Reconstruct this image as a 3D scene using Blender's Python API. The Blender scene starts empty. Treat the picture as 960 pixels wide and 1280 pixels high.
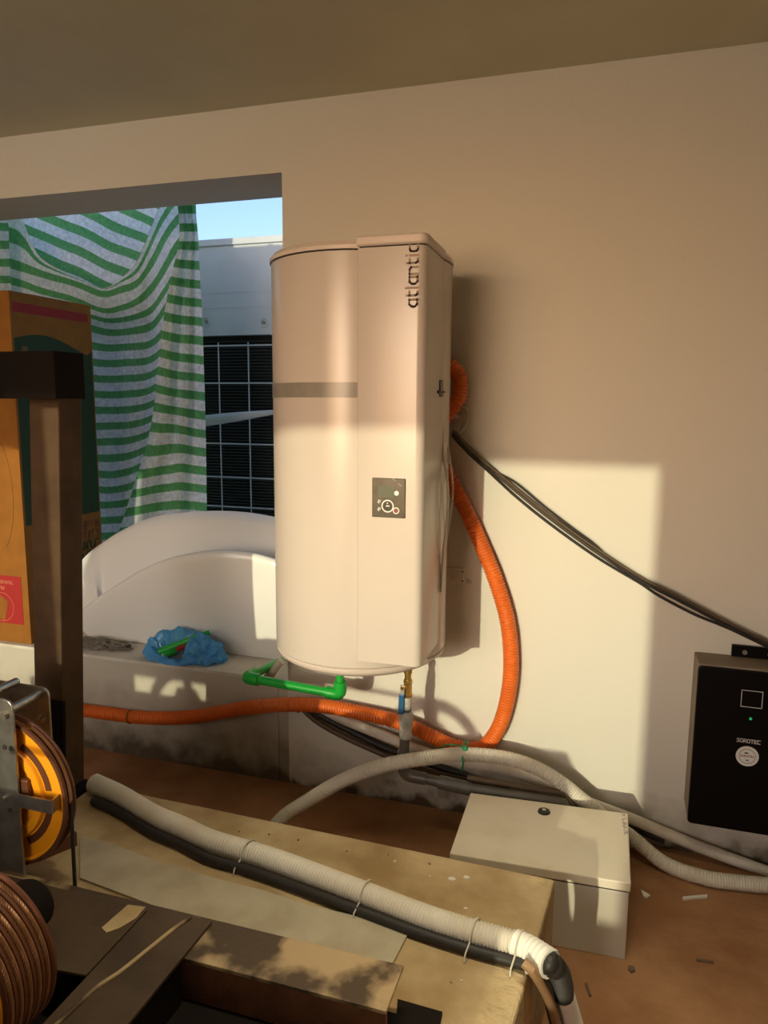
import bpy, bmesh, math, random
from math import sin, cos, pi, radians, sqrt, atan2
from mathutils import Vector, Matrix, noise

random.seed(4)
C = bpy.context.scene.collection
SC = bpy.context.scene

# ------------------------------------------------------------------ camera
FPX, YAW, PITCH, ROLL, CAM = 919.3, radians(17.385), radians(8.382), radians(0.419), Vector((0, -2.4, 1.434))
FWD = Vector((-sin(YAW) * cos(PITCH), cos(YAW) * cos(PITCH), -sin(PITCH)))
R0 = Vector((cos(YAW), sin(YAW), 0)); U0 = R0.cross(FWD)
RGT = cos(ROLL) * R0 + sin(ROLL) * U0; UPV = -sin(ROLL) * R0 + cos(ROLL) * U0
cd = bpy.data.cameras.new('camera'); cam = bpy.data.objects.new('camera', cd); C.objects.link(cam)
cd.sensor_fit = 'HORIZONTAL'; cd.sensor_width = 36; cd.lens = 36 * FPX / 960
cd.clip_start = 0.02
cam.matrix_world = Matrix(((RGT.x, UPV.x, -FWD.x, CAM.x), (RGT.y, UPV.y, -FWD.y, CAM.y), (RGT.z, UPV.z, -FWD.z, CAM.z), (0, 0, 0, 1)))
SC.camera = cam

# ------------------------------------------------------------------ sky, sun, exposure
SUN_DX, SUN_DZ = 0.112, -0.22                       # travel of the evening sun per metre towards the wall
W = bpy.data.worlds.new('sky'); SC.world = W; W.use_nodes = True
wn = W.node_tree; bg = wn.nodes['Background']
st = wn.nodes.new('ShaderNodeTexSky'); st.sky_type = 'NISHITA'; st.sun_disc = False
st.sun_elevation = math.atan(-SUN_DZ); st.sun_rotation = pi + 0.13
st.air_density = 1.0; st.dust_density = 1.6; st.ozone_density = 4.0
tint = wn.nodes.new('ShaderNodeMix'); tint.data_type = 'RGBA'; tint.blend_type = 'MULTIPLY'; tint.inputs[0].default_value = 1
tint.inputs[7].default_value = (1.0, 0.80, 0.72, 1)  # the camera's warm white balance, over the whole sky
wn.links.new(st.outputs[0], tint.inputs[6]); wn.links.new(tint.outputs[2], bg.inputs[0]); bg.inputs[1].default_value = 0.42
sl = bpy.data.lights.new('sun', 'SUN'); sun = bpy.data.objects.new('sun', sl); C.objects.link(sun)
sl.energy = 2.35; sl.color = (0.98, 0.93, 0.64); sl.angle = radians(0.6)
sun.rotation_euler = Vector((SUN_DX, 1, SUN_DZ)).to_track_quat('-Z', 'Y').to_euler()
sun.location = (-1, -6, 3)
# daylight of the big rear window behind the photographer
al = bpy.data.lights.new('window_daylight', 'AREA'); ao = bpy.data.objects.new('window_daylight', al); C.objects.link(ao)
al.shape = 'RECTANGLE'; al.size = 0.95; al.size_y = 1.15; al.energy = 23; al.color = (0.95, 0.88, 0.74)
ao.location = (-1.05, -4.5, 1.70); ao.rotation_euler = Vector((0.1, 1, 0.03)).to_track_quat('-Z', 'Y').to_euler()
al2 = bpy.data.lights.new('window_fill_left', 'AREA'); ao2 = bpy.data.objects.new('window_fill_left', al2); C.objects.link(ao2)  # extra fill added at the window's left part to brighten tub and curtain
al2.shape = 'RECTANGLE'; al2.size = 0.9; al2.size_y = 1.1; al2.energy = 26; al2.color = (0.95, 0.91, 0.80)
ao2.location = (-3.4, -4.5, 1.70); ao2.rotation_euler = Vector((0.35, 1, -0.05)).to_track_quat('-Z', 'Y').to_euler()
cl = bpy.data.lights.new('ceiling_fill', 'AREA'); co_ = bpy.data.objects.new('ceiling_fill', cl); C.objects.link(co_)  # added fill from above for plinth, floor and lid; no known lamp
cl.shape = 'RECTANGLE'; cl.size = 1.2; cl.size_y = 0.12; cl.energy = 5.2; cl.color = (0.95, 0.87, 0.62); cl.spread = radians(70)
co_.location = (-0.10, -1.32, 2.335)
SC.view_settings.view_transform = 'Standard'; SC.view_settings.look = 'None'
SC.view_settings.exposure = 0.0; SC.view_settings.gamma = 1.0; SC.view_settings.use_curve_mapping = False

# ------------------------------------------------------------------ helpers
def ray(x, y): return FWD + RGT * ((x - 480) / FPX) + UPV * ((640 - y) / FPX)
def py(x, y, Y):                                    # a point of the photo on the plane y = Y
    d = ray(x, y); return CAM + d * ((Y - CAM.y) / d.y)
def pz(x, y, Z):
    d = ray(x, y); return CAM + d * ((Z - CAM.z) / d.z)
def px(x, y, X):
    d = ray(x, y); return CAM + d * ((X - CAM.x) / d.x)

MATS = {}
def mat(name, col, rough=0.6, metal=0.0, col2=None, scale=8.0, lo=0.4, hi=0.65, bump=0.0, bscale=60.0, spec=0.5, trans=0.0, coat=0.0, detail=6.0):
    m = bpy.data.materials.new(name); m.use_nodes = True; nt = m.node_tree
    b = nt.nodes['Principled BSDF']
    b.inputs['Base Color'].default_value = (*col, 1); b.inputs['Roughness'].default_value = rough
    b.inputs['Metallic'].default_value = metal; b.inputs['Specular IOR Level'].default_value = spec
    b.inputs['Coat Weight'].default_value = coat; b.inputs['Coat Roughness'].default_value = 0.12
    tc = nt.nodes.new('ShaderNodeTexCoord')
    if col2:
        n = nt.nodes.new('ShaderNodeTexNoise'); n.inputs['Scale'].default_value = scale; n.inputs['Detail'].default_value = detail
        r = nt.nodes.new('ShaderNodeValToRGB')
        r.color_ramp.elements[0].position = lo; r.color_ramp.elements[0].color = (*col, 1)
        r.color_ramp.elements[1].position = hi; r.color_ramp.elements[1].color = (*col2, 1)
        nt.links.new(tc.outputs['Object'], n.inputs['Vector']); nt.links.new(n.outputs['Fac'], r.inputs[0]); nt.links.new(r.outputs[0], b.inputs['Base Color'])
    if bump:
        n2 = nt.nodes.new('ShaderNodeTexNoise'); n2.inputs['Scale'].default_value = bscale; n2.inputs['Detail'].default_value = 4
        bp = nt.nodes.new('ShaderNodeBump'); bp.inputs['Strength'].default_value = bump; bp.inputs['Distance'].default_value = 0.01
        nt.links.new(tc.outputs['Object'], n2.inputs['Vector']); nt.links.new(n2.outputs['Fac'], bp.inputs['Height']); nt.links.new(bp.outputs[0], b.inputs['Normal'])
    MATS[name] = m
    return m

class MB:
    def __init__(s): s.v = []; s.f = []
    def add(s, vs, fs):
        o = len(s.v); s.v += [Vector(p) for p in vs]; s.f += [tuple(i + o for i in f) for f in fs]; return s
    def prism(s, bot, top):                         # two loops of the same length, counter-clockwise seen from outside top
        n = len(bot); s.add(list(bot) + list(top), [tuple(range(n - 1, -1, -1)), tuple(range(n, 2 * n))] + [(i, (i + 1) % n, n + (i + 1) % n, n + i) for i in range(n)]); return s
    def box(s, a, b):
        x0, y0, z0 = a; x1, y1, z1 = b
        return s.prism([(x0, y0, z0), (x1, y0, z0), (x1, y1, z0), (x0, y1, z0)], [(x0, y0, z1), (x1, y0, z1), (x1, y1, z1), (x0, y1, z1)])
    def tube(s, pts, r, seg=12, rf=None, cap=True):
        pts = [Vector(p) for p in pts]; n = len(pts)
        t = [(pts[min(i + 1, n - 1)] - pts[max(i - 1, 0)]).normalized() for i in range(n)]
        ref = Vector((0, 0, 1)) if abs(t[0].z) < 0.9 else Vector((1, 0, 0))
        u = (ref - t[0] * ref.dot(t[0])).normalized(); vs = []
        for i in range(n):
            u = (u - t[i] * u.dot(t[i])).normalized(); w = t[i].cross(u)
            rr = rf[i] if rf else r
            vs += [pts[i] + (u * cos(2 * pi * k / seg) + w * sin(2 * pi * k / seg)) * rr for k in range(seg)]
        fs = [(i * seg + k, i * seg + (k + 1) % seg, (i + 1) * seg + (k + 1) % seg, (i + 1) * seg + k) for i in range(n - 1) for k in range(seg)]
        if cap: fs += [tuple(range(seg - 1, -1, -1)), tuple(range((n - 1) * seg, n * seg))]
        return s.add(vs, fs)
    def cyl(s, a, b, r, r2=None, seg=24): return s.tube([a, b], r, seg, [r, r if r2 is None else r2])
    def lathe(s, prof, c, axis='z', seg=48):        # prof: (radius, height) closed loop or open
        vs = []; n = len(prof)
        for k in range(seg):
            a = 2 * pi * k / seg
            for r, h in prof:
                p = {'z': (r * cos(a), r * sin(a), h), 'y': (r * cos(a), h, r * sin(a)), 'x': (h, r * cos(a), r * sin(a))}[axis]
                vs.append(Vector(c) + Vector(p))
        fs = []
        for k in range(seg):
            k2 = (k + 1) % seg
            for i in range(n - 1): fs.append((k * n + i, k2 * n + i, k2 * n + i + 1, k * n + i + 1))
        return s.add(vs, fs)
    def ball(s, c, rx, ry=None, rz=None, seg=16, rings=10):
        ry = ry or rx; rz = rz or rx; vs = []
        for j in range(rings + 1):
            p = pi * j / rings
            vs += [Vector(c) + Vector((rx * sin(p) * cos(2 * pi * k / seg), ry * sin(p) * sin(2 * pi * k / seg), rz * cos(p))) for k in range(seg)]
        return s.add(vs, [(j * seg + k, j * seg + (k + 1) % seg, (j + 1) * seg + (k + 1) % seg, (j + 1) * seg + k) for j in range(rings) for k in range(seg)])

def spline(pts, step):
    pts = [Vector(p) for p in pts]; out = []
    n = len(pts)
    for i in range(n - 1):
        p0 = pts[i - 1] if i else pts[0] * 2 - pts[1]; p1, p2 = pts[i], pts[i + 1]
        p3 = pts[i + 2] if i + 2 < n else pts[-1] * 2 - pts[-2]
        for k in range(24):
            t = k / 24
            out.append(0.5 * ((2 * p1) + (p2 - p0) * t + (2 * p0 - 5 * p1 + 4 * p2 - p3) * t * t + (3 * p1 - p0 - 3 * p2 + p3) * t ** 3))
    out.append(pts[-1])
    L = [0]
    for i in range(1, len(out)): L.append(L[-1] + (out[i] - out[i - 1]).length)
    m = max(2, int(L[-1] / step)); res = []; j = 0
    for k in range(m + 1):
        d = L[-1] * k / m
        while j < len(L) - 2 and L[j + 1] < d: j += 1
        seg = max(L[j + 1] - L[j], 1e-9)
        res.append(out[j].lerp(out[j + 1], min(1, max(0, (d - L[j]) / seg))))
    return res

def thing(name, label, cat, loc=(0, 0, 0), group=None, kind=None):
    o = bpy.data.objects.new(name, None); C.objects.link(o); o.empty_display_size = 0.05
    o.location = loc
    if label: o['label'] = label
    if cat: o['category'] = cat
    if group: o['group'] = group
    if kind: o['kind'] = kind
    return o
def wloc(o):
    p = Vector((0, 0, 0))
    while o: p = p + o.location; o = o.parent
    return p
def obj(name, mb, m, parent=None, smooth=None, bevel=0, label=None, cat=None, group=None, kind=None, origin=None, fixn=True):
    if isinstance(m, str): m = MATS[m]
    if parent is not None: off = wloc(parent); org = off
    else:
        if origin is None:
            xs = [p.x for p in mb.v]; ys = [p.y for p in mb.v]; zs = [p.z for p in mb.v]
            origin = ((min(xs) + max(xs)) / 2, (min(ys) + max(ys)) / 2, min(zs))
        org = Vector(origin)
    me = bpy.data.meshes.new(name); me.from_pydata([p - org for p in mb.v], [], mb.f)
    me.materials.append(m)
    if fixn:
        b = bmesh.new(); b.from_mesh(me); bmesh.ops.recalc_face_normals(b, faces=b.faces); b.to_mesh(me); b.free()
    if smooth:
        for p in me.polygons: p.use_smooth = True
        me.set_sharp_from_angle(angle=radians(smooth))
    o = bpy.data.objects.new(name, me); C.objects.link(o)
    if parent is not None: o.parent = parent
    else: o.location = org
    if bevel:
        md = o.modifiers.new('bevel', 'BEVEL'); md.width = bevel; md.segments = 2; md.limit_method = 'ANGLE'
    if label: o['label'] = label
    if cat: o['category'] = cat
    if group: o['group'] = group
    if kind: o['kind'] = kind
    return o
def text_mb(body, size, M, bold=0.0, depth=0.0006, align='CENTER', sx=1.0):
    cu = bpy.data.curves.new('t', 'FONT'); cu.body = body; cu.size = size; cu.align_x = align; cu.align_y = 'CENTER'
    cu.extrude = depth; cu.offset = bold; cu.resolution_u = 3
    ob = bpy.data.objects.new('t', cu); C.objects.link(ob)
    dg = bpy.context.evaluated_depsgraph_get(); dg.update()
    me = bpy.data.meshes.new_from_object(ob.evaluated_get(dg))
    mb = MB(); mb.add([M @ Vector((v.co.x * sx, v.co.y, v.co.z)) for v in me.vertices], [tuple(p.vertices) for p in me.polygons])
    bpy.data.objects.remove(ob); bpy.data.curves.remove(cu); bpy.data.meshes.remove(me)
    return mb
def frame_m(o, xa, ya):                             # local x, y axes to a matrix
    xa = Vector(xa).normalized(); ya = Vector(ya).normalized(); za = xa.cross(ya); o = Vector(o)
    return Matrix(((xa.x, ya.x, za.x, o.x), (xa.y, ya.y, za.y, o.y), (xa.z, ya.z, za.z, o.z), (0, 0, 0, 1)))
def strokes_mb(lines, w, M, depth=0.0008):          # flat lettering drawn as joined strokes
    mb = MB()
    for ln in lines:
        for (x0, y0), (x1, y1) in zip(ln[:-1], ln[1:]):
            d = Vector((x1 - x0, y1 - y0)); L = max(d.length, 1e-6); d /= L; n = Vector((-d.y, d.x)) * w / 2; e = d * w / 2
            q = [(x0 - e.x + n.x, y0 - e.y + n.y), (x0 - e.x - n.x, y0 - e.y - n.y), (x1 + e.x - n.x, y1 + e.y - n.y), (x1 + e.x + n.x, y1 + e.y + n.y)]
            mb.prism([M @ Vector((*p, 0)) for p in q], [M @ Vector((*p, depth)) for p in q])
    return mb
def hose_mb(path, r, pitch=0.008, seg=14, depth=0.12):
    ps = spline(path, pitch / 4); rf = [r * (1, 1, 1 - depth, 1 - depth)[i % 4] for i in range(len(ps))]
    return MB().tube(ps, r, seg, rf)

# ------------------------------------------------------------------ materials
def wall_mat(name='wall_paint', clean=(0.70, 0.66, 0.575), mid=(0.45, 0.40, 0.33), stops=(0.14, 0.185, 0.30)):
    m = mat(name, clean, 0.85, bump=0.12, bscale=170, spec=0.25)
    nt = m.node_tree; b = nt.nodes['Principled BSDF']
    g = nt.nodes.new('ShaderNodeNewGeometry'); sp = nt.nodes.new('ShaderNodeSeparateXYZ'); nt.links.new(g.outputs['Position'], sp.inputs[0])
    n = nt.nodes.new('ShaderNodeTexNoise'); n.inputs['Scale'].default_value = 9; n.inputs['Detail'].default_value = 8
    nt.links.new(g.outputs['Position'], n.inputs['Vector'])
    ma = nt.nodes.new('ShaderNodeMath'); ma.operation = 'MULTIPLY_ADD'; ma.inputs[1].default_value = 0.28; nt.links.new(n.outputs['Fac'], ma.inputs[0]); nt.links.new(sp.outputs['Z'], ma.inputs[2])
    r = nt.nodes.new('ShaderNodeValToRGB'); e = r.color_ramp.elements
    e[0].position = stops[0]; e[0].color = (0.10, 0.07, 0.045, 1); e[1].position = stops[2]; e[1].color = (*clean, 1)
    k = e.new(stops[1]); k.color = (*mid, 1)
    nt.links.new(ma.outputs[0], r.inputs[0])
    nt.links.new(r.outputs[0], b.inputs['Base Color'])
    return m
wall_mat()
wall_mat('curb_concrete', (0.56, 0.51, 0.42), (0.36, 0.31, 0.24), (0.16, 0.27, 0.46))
mat('ceiling_paint', (0.62, 0.595, 0.455), 0.9, col2=(0.66, 0.635, 0.485), scale=3, spec=0.15)
mat('room_paint', (0.50, 0.45, 0.36), 0.9)
mat('curb_plaster', (0.72, 0.67, 0.59), 0.85, col2=(0.62, 0.56, 0.47), scale=9, bump=0.15, bscale=80, spec=0.2)
mat('floor_screed', (0.27, 0.125, 0.055), 0.92, col2=(0.40, 0.21, 0.105), scale=5, lo=0.35, hi=0.7, bump=0.4, bscale=40, spec=0.2, detail=10)
mat('terrace_screed', (0.62, 0.58, 0.52), 0.9)
mat('heater_enamel', (0.61, 0.54, 0.475), 0.24, col2=(0.59, 0.52, 0.46), scale=3, spec=0.42, coat=0.0)
mat('heater_lid', (0.70, 0.60, 0.53), 0.4)
mat('dark_gap', (0.02, 0.018, 0.015), 0.8)
mat('logo_grey', (0.36, 0.26, 0.205), 0.6)
mat('duct_tape', (0.26, 0.235, 0.20), 0.33, col2=(0.30, 0.27, 0.23), scale=20, coat=0.1)
mat('panel_dark', (0.075, 0.062, 0.042), 0.25, col2=(0.10, 0.085, 0.06), scale=25)
mat('panel_black', (0.02, 0.012, 0.008), 0.3)
mat('panel_glass', (0.15, 0.16, 0.12), 0.12)
mat('panel_white', (0.85, 0.83, 0.76), 0.5)
mat('panel_red', (0.22, 0.02, 0.02), 0.4)
mat('orange_conduit', (0.80, 0.175, 0.022), 0.42, col2=(0.72, 0.15, 0.02), scale=12)
mat('white_conduit', (0.72, 0.66, 0.56), 0.5, col2=(0.62, 0.55, 0.44), scale=7)
mat('white_pipe', (0.72, 0.66, 0.57), 0.45, col2=(0.55, 0.47, 0.37), scale=10)
mat('white_tape', (0.86, 0.82, 0.74), 0.6)
mat('black_rubber', (0.018, 0.014, 0.011), 0.55)
mat('brown_cable', (0.10, 0.065, 0.035), 0.5)
mat('dark_cable', (0.045, 0.035, 0.025), 0.5)
mat('tan_sheath', (0.34, 0.20, 0.10), 0.5)
mat('grey_pvc', (0.10, 0.092, 0.075), 0.38, col2=(0.14, 0.125, 0.10), scale=14)
mat('green_ppr', (0.015, 0.40, 0.045), 0.32)
mat('pipe_bore', (0.50, 0.62, 0.47), 0.6)
mat('brass', (0.62, 0.42, 0.13), 0.28, 0.9)
mat('steel_lever', (0.75, 0.72, 0.66), 0.3, 0.8)
mat('lever_blue', (0.015, 0.10, 0.24), 0.4)
mat('teflon', (0.52, 0.50, 0.43), 0.7, col2=(0.32, 0.30, 0.25), scale=30)
mat('green_wire', (0.01, 0.25, 0.10), 0.5)
mat('tub_acrylic', (0.90, 0.88, 0.83), 0.22, spec=0.5, coat=0.2)
mat('cardboard', (0.30, 0.112, 0.008), 0.85, col2=(0.26, 0.096, 0.007), scale=16)
mat('print_red', (0.30, 0.016, 0.010), 0.8)
mat('print_green', (0.018, 0.045, 0.010), 0.8)
mat('print_orange', (0.20, 0.05, 0.012), 0.8)
mat('print_brown', (0.17, 0.085, 0.03), 0.8)
mat('sticker_red', (0.36, 0.010, 0.008), 0.6)
mat('sticker_print', (0.55, 0.18, 0.10), 0.6)
mat('post_steel', (0.10, 0.058, 0.030), 0.75, 0.0, spec=0.2, col2=(0.07, 0.040, 0.021), scale=10, bump=0.15, bscale=120)
mat('black_steel', (0.010, 0.007, 0.005), 0.8, 0.0, spec=0.12, col2=(0.009, 0.006, 0.005), scale=12)
mat('rusty_steel', (0.19, 0.075, 0.032), 0.8, 0.15, col2=(0.12, 0.045, 0.02), scale=18, bump=0.3, bscale=150)
def beam_mat():
    m = mat('beam_top_sunlit', (0.075, 0.047, 0.026), 0.5, 0.0, spec=0.3, col2=(0.42, 0.29, 0.155), scale=6.5, lo=0.50, hi=0.60, bump=0.12, bscale=90)  # pale noise patches put spots of sunlight into the steel colour
beam_mat()
mat('beam_plain', (0.085, 0.052, 0.028), 0.55, 0.0, spec=0.3, col2=(0.055, 0.033, 0.018), scale=8, bump=0.12, bscale=90)
mat('galvanised', (0.42, 0.40, 0.35), 0.36, 0.85, col2=(0.24, 0.225, 0.19), scale=22, lo=0.35, hi=0.75)
mat('bolt_steel', (0.45, 0.42, 0.36), 0.35, 0.9)
mat('wheel_orange', (0.95, 0.36, 0.008), 0.42)
mat('wheel_groove', (0.15, 0.05, 0.02), 0.5, 0.3)
mat('wire_rope', (0.26, 0.11, 0.045), 0.4, 0.4)
mat('block_concrete', (0.33, 0.215, 0.10), 0.95, col2=(0.62, 0.47, 0.27), scale=5, lo=0.33, hi=0.68, bump=0.45, bscale=55, spec=0.15, detail=10)
mat('cement_board', (0.47, 0.40, 0.285), 0.9, col2=(0.39, 0.32, 0.22), scale=9, bump=0.2, bscale=90)
mat('cabinet_lid', (0.80, 0.72, 0.58), 0.5, col2=(0.66, 0.56, 0.41), scale=7, lo=0.45, hi=0.8, detail=10)
mat('cabinet_body', (0.55, 0.50, 0.42), 0.45)
mat('inverter_black', (0.003, 0.0025, 0.0025), 0.4, spec=0.15)
mat('inverter_grey', (0.26, 0.20, 0.14), 0.6)
mat('print_white', (0.72, 0.70, 0.66), 0.6)
mat('led_green', (0.02, 0.4, 0.15), 0.4)
mat('print_dark', (0.03, 0.025, 0.02), 0.7)
mat('unit_panel', (0.62, 0.64, 0.63), 0.5, col2=(0.56, 0.58, 0.58), scale=4)
mat('unit_black', (0.006, 0.007, 0.008), 0.6)
mat('unit_fin', (0.030, 0.036, 0.034), 0.45)
mat('unit_wire', (0.62, 0.62, 0.58), 0.5)
mat('rag_grey', (0.26, 0.22, 0.18), 0.95, col2=(0.14, 0.115, 0.09), scale=30)
mat('clay', (0.16, 0.10, 0.06), 0.95)
mat('motor_grey', (0.10, 0.10, 0.10), 0.6)

led = MATS['led_green'].node_tree.nodes['Principled BSDF']
led.inputs['Emission Color'].default_value = (0.05, 0.9, 0.35, 1); led.inputs['Emission Strength'].default_value = 0.25

def bag_mat():
    m = bpy.data.materials.new('blue_film'); m.use_nodes = True; nt = m.node_tree; b = nt.nodes['Principled BSDF']; out = nt.nodes['Material Output']
    b.inputs['Base Color'].default_value = (0.17, 0.55, 1.0, 1); b.inputs['Roughness'].default_value = 0.16
    t = nt.nodes.new('ShaderNodeBsdfTranslucent'); t.inputs[0].default_value = (0.28, 0.68, 1.0, 1)
    mx = nt.nodes.new('ShaderNodeMixShader'); mx.inputs[0].default_value = 0.45
    nt.links.new(b.outputs[0], mx.inputs[1]); nt.links.new(t.outputs[0], mx.inputs[2]); nt.links.new(mx.outputs[0], out.inputs[0])
    MATS['blue_film'] = m
bag_mat()
def cloth_mat():
    m = bpy.data.materials.new('striped_cloth'); m.use_nodes = True; nt = m.node_tree; b = nt.nodes['Principled BSDF']; out = nt.nodes['Material Output']
    a = nt.nodes.new('ShaderNodeAttribute'); a.attribute_name = 'stripe'
    fr = nt.nodes.new('ShaderNodeMath'); fr.operation = 'FRACT'; nt.links.new(a.outputs['Fac'], fr.inputs[0])
    r = nt.nodes.new('ShaderNodeValToRGB'); e = r.color_ramp.elements
    e[0].position = 0.0; e[0].color = (0.15, 0.42, 0.15, 1); e[1].position = 0.47; e[1].color = (0.86, 0.87, 0.85, 1)
    k = e.new(0.43); k.color = (0.17, 0.45, 0.17, 1); k = e.new(0.97); k.color = (0.86, 0.87, 0.85, 1); k = e.new(1.0); k.color = (0.15, 0.42, 0.15, 1)
    nt.links.new(fr.outputs[0], r.inputs[0])
    n = nt.nodes.new('ShaderNodeTexNoise'); n.inputs['Scale'].default_value = 55; tc = nt.nodes.new('ShaderNodeTexCoord'); nt.links.new(tc.outputs['Object'], n.inputs['Vector'])
    mr = nt.nodes.new('ShaderNodeMapRange'); mr.inputs[1].default_value = 0.3; mr.inputs[2].default_value = 0.7; mr.inputs[3].default_value = 0.8; mr.inputs[4].default_value = 1.1
    nt.links.new(n.outputs['Fac'], mr.inputs[0])
    mu = nt.nodes.new('ShaderNodeMix'); mu.data_type = 'RGBA'; mu.blend_type = 'MULTIPLY'; mu.inputs[0].default_value = 1
    nt.links.new(r.outputs[0], mu.inputs[6]); nt.links.new(mr.outputs[0], mu.inputs[7])
    nt.links.new(mu.outputs[2], b.inputs['Base Color']); b.inputs['Roughness'].default_value = 0.9; b.inputs['Specular IOR Level'].default_value = 0.1
    t = nt.nodes.new('ShaderNodeBsdfTranslucent'); nt.links.new(mu.outputs[2], t.inputs[0])
    mx = nt.nodes.new('ShaderNodeMixShader'); mx.inputs[0].default_value = 0.6
    nt.links.new(b.outputs[0], mx.inputs[1]); nt.links.new(t.outputs[0], mx.inputs[2]); nt.links.new(mx.outputs[0], out.inputs[0])
    MATS['striped_cloth'] = m
cloth_mat()

# ------------------------------------------------------------------ the room
XL, XR, YR, ZC, SILL, HEAD, WX, TH = -4.3, 2.6, -4.3, 2.425, 0.41, 2.205, -1.122, 0.28
def struct(name, mb, m, parent=None, **k): return obj(name, mb, m, parent, kind='structure', **k)
struct('floor', MB().box((XL, YR, -0.1), (XR, 0, 0)), 'floor_screed')
struct('ceiling', MB().box((XL, YR - 0.2, ZC), (XR, TH, ZC + 0.15)), 'ceiling_paint')
wb = MB().box((WX, 0, -0.1), (XR, TH, ZC)).box((XL, 0, HEAD), (WX, TH, ZC))
struct('wall_back', wb, 'wall_paint')
struct('wall_parapet', MB().box((XL, 0, -0.1), (-1.165, TH, SILL - 0.012)).box((-1.165, 0.004, -0.1), (WX, TH, SILL - 0.012)), 'curb_concrete')
struct('trim_1', MB().box((XL, -0.002, SILL - 0.012), (WX, TH + 0.02, SILL)), 'curb_plaster')
struct('wall_left', MB().box((XL - 0.2, YR, -0.1), (XL, TH, ZC)), 'room_paint')
struct('wall_right', MB().box((XR, YR, -0.1), (XR + 0.2, TH, ZC)), 'room_paint')
RWX0, RWX1, RSILL = -3.9, -0.35, 0.92
rw = MB().box((XL, YR - 0.2, -0.1), (XR, YR, RSILL)).box((XL, YR - 0.2, 2.235), (XR, YR, ZC)).box((XL, YR - 0.2, RSILL), (RWX0, YR, 2.235)).box((RWX1, YR - 0.2, RSILL), (XR, YR, 2.235))
struct('wall_rear', rw, 'room_paint')
struct('floor_terrace', MB().box((XL - 1, TH + 0.02, 0.2), (XR, 3.2, SILL)), 'terrace_screed')

# ------------------------------------------------------------------ heat pump water heater
HC = Vector((-0.729, -0.302, 0)); HR = 0.262; ZB, ZS = 0.70, 1.822
heater = thing('water_heater', 'tall white enamelled wall-hung water heater with a dark control panel and grey tape', 'water heater', (HC.x, HC.y, ZB - 0.03))
def arc_col(z0, z1, grow=0.0):                     # front column outline with rounded corners
    x0, x1, y0, y1, r = -0.648 - grow, -0.468 + grow, -0.574 - grow, -0.35, 0.022
    pl = [(x0, y1)]
    for k in range(4): a = pi + pi / 2 * k / 3; pl.append((x0 + 0.006 + 0.006 * cos(a), y0 + 0.006 + 0.006 * sin(a)))
    for k in range(7): a = 1.5 * pi + pi / 2 * k / 6; pl.append((x1 - r + r * cos(a), y0 + r + r * sin(a)))
    pl.append((x1 - 0.004, y1))
    return [(x, y, z0) for x, y in pl], [(x, y, z1) for x, y in pl]
obj('tank_casing', MB().lathe([(0.001, ZB), (HR - 0.006, ZB), (HR, ZB + 0.006), (HR, ZS), (0.001, ZS)], HC, seg=96), 'heater_enamel', heater, smooth=35)
obj('front_column', MB().prism(*arc_col(0.737, ZS)), 'heater_enamel', heater, smooth=40)
obj('lid_seam', MB().lathe([(0.2, ZS), (HR - 0.004, ZS), (HR - 0.004, ZS + 0.004), (0.2, ZS + 0.004)], HC, seg=96).prism(*arc_col(ZS, ZS + 0.004, -0.004)), 'dark_gap', heater)
obj('top_lid', MB().lathe([(0.001, ZS + 0.004), (HR + 0.004, ZS + 0.004), (HR + 0.004, ZS + 0.014), (HR - 0.006, ZS + 0.026), (0.001, ZS + 0.034)], HC, seg=96), 'heater_lid', heater, smooth=35)
obj('column_lid', MB().prism(*arc_col(ZS + 0.004, ZS + 0.03, 0.003)), 'heater_lid', heater, smooth=40, bevel=0.006)
obj('base_cap', MB().lathe([(HR - 0.012, ZB + 0.002), (HR - 0.002, ZB - 0.004), (HR - 0.004, ZB - 0.012), (HR - 0.022, ZB - 0.026), (0.19, ZB - 0.034), (0.001, ZB - 0.034)], HC, seg=96), 'heater_lid', heater, smooth=40)
for z in (0.95, 1.6): obj('wall_bracket', MB().box((HC.x - 0.14, -0.05, z), (HC.x + 0.14, -0.001, z + 0.05)), 'galvanised', heater)
def band(a0, a1, z0, z1, r, t=0.0012, n=40):
    mb = MB(); vs = []
    for k in range(n + 1):
        a = a0 + (a1 - a0) * k / n
        for rr, z in ((r, z0), (r + t, z0), (r + t, z1), (r, z1)): vs.append(HC + Vector((rr * cos(a), rr * sin(a), z)))
    fs = [(4 * k + i, 4 * k + (i + 1) % 4, 4 * k + 4 + (i + 1) % 4, 4 * k + 4 + i) for k in range(n) for i in range(4)] + [(0, 1, 2, 3), (4 * n + 3, 4 * n + 2, 4 * n + 1, 4 * n)]
    return mb.add(vs, fs)
a1 = atan2(-0.25, 0.079)
obj('grey_tape', band(-pi - 0.5, a1, 1.449, 1.489, HR), 'duct_tape', heater, smooth=40, label='strip of grey duct tape stuck around the left casing')
YP = -0.574
cp = obj('control_panel', MB().box((-0.604, YP - 0.004, 1.138), (-0.513, YP, 1.242)), 'panel_dark', heater, bevel=0.002, label='dark control panel with a screen and dial')
def disc(c, r, t=0.002, seg=28): return MB().cyl(Vector(c), Vector(c) + Vector((0, -t, 0)), r, seg=seg)
def ring(c, r, w, t=0.0015, seg=36): return MB().lathe([(r - w / 2, -t), (r + w / 2, -t), (r + w / 2, 0), (r - w / 2, 0), (r - w / 2, -t)], c, 'y', seg)
f = YP - 0.004
obj('screen', MB().box((-0.587, f - 0.001, 1.191), (-0.542, f, 1.222)), 'panel_glass', cp)
obj('dial', disc((-0.560, f, 1.169), 0.0155), 'panel_black', cp)
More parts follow.
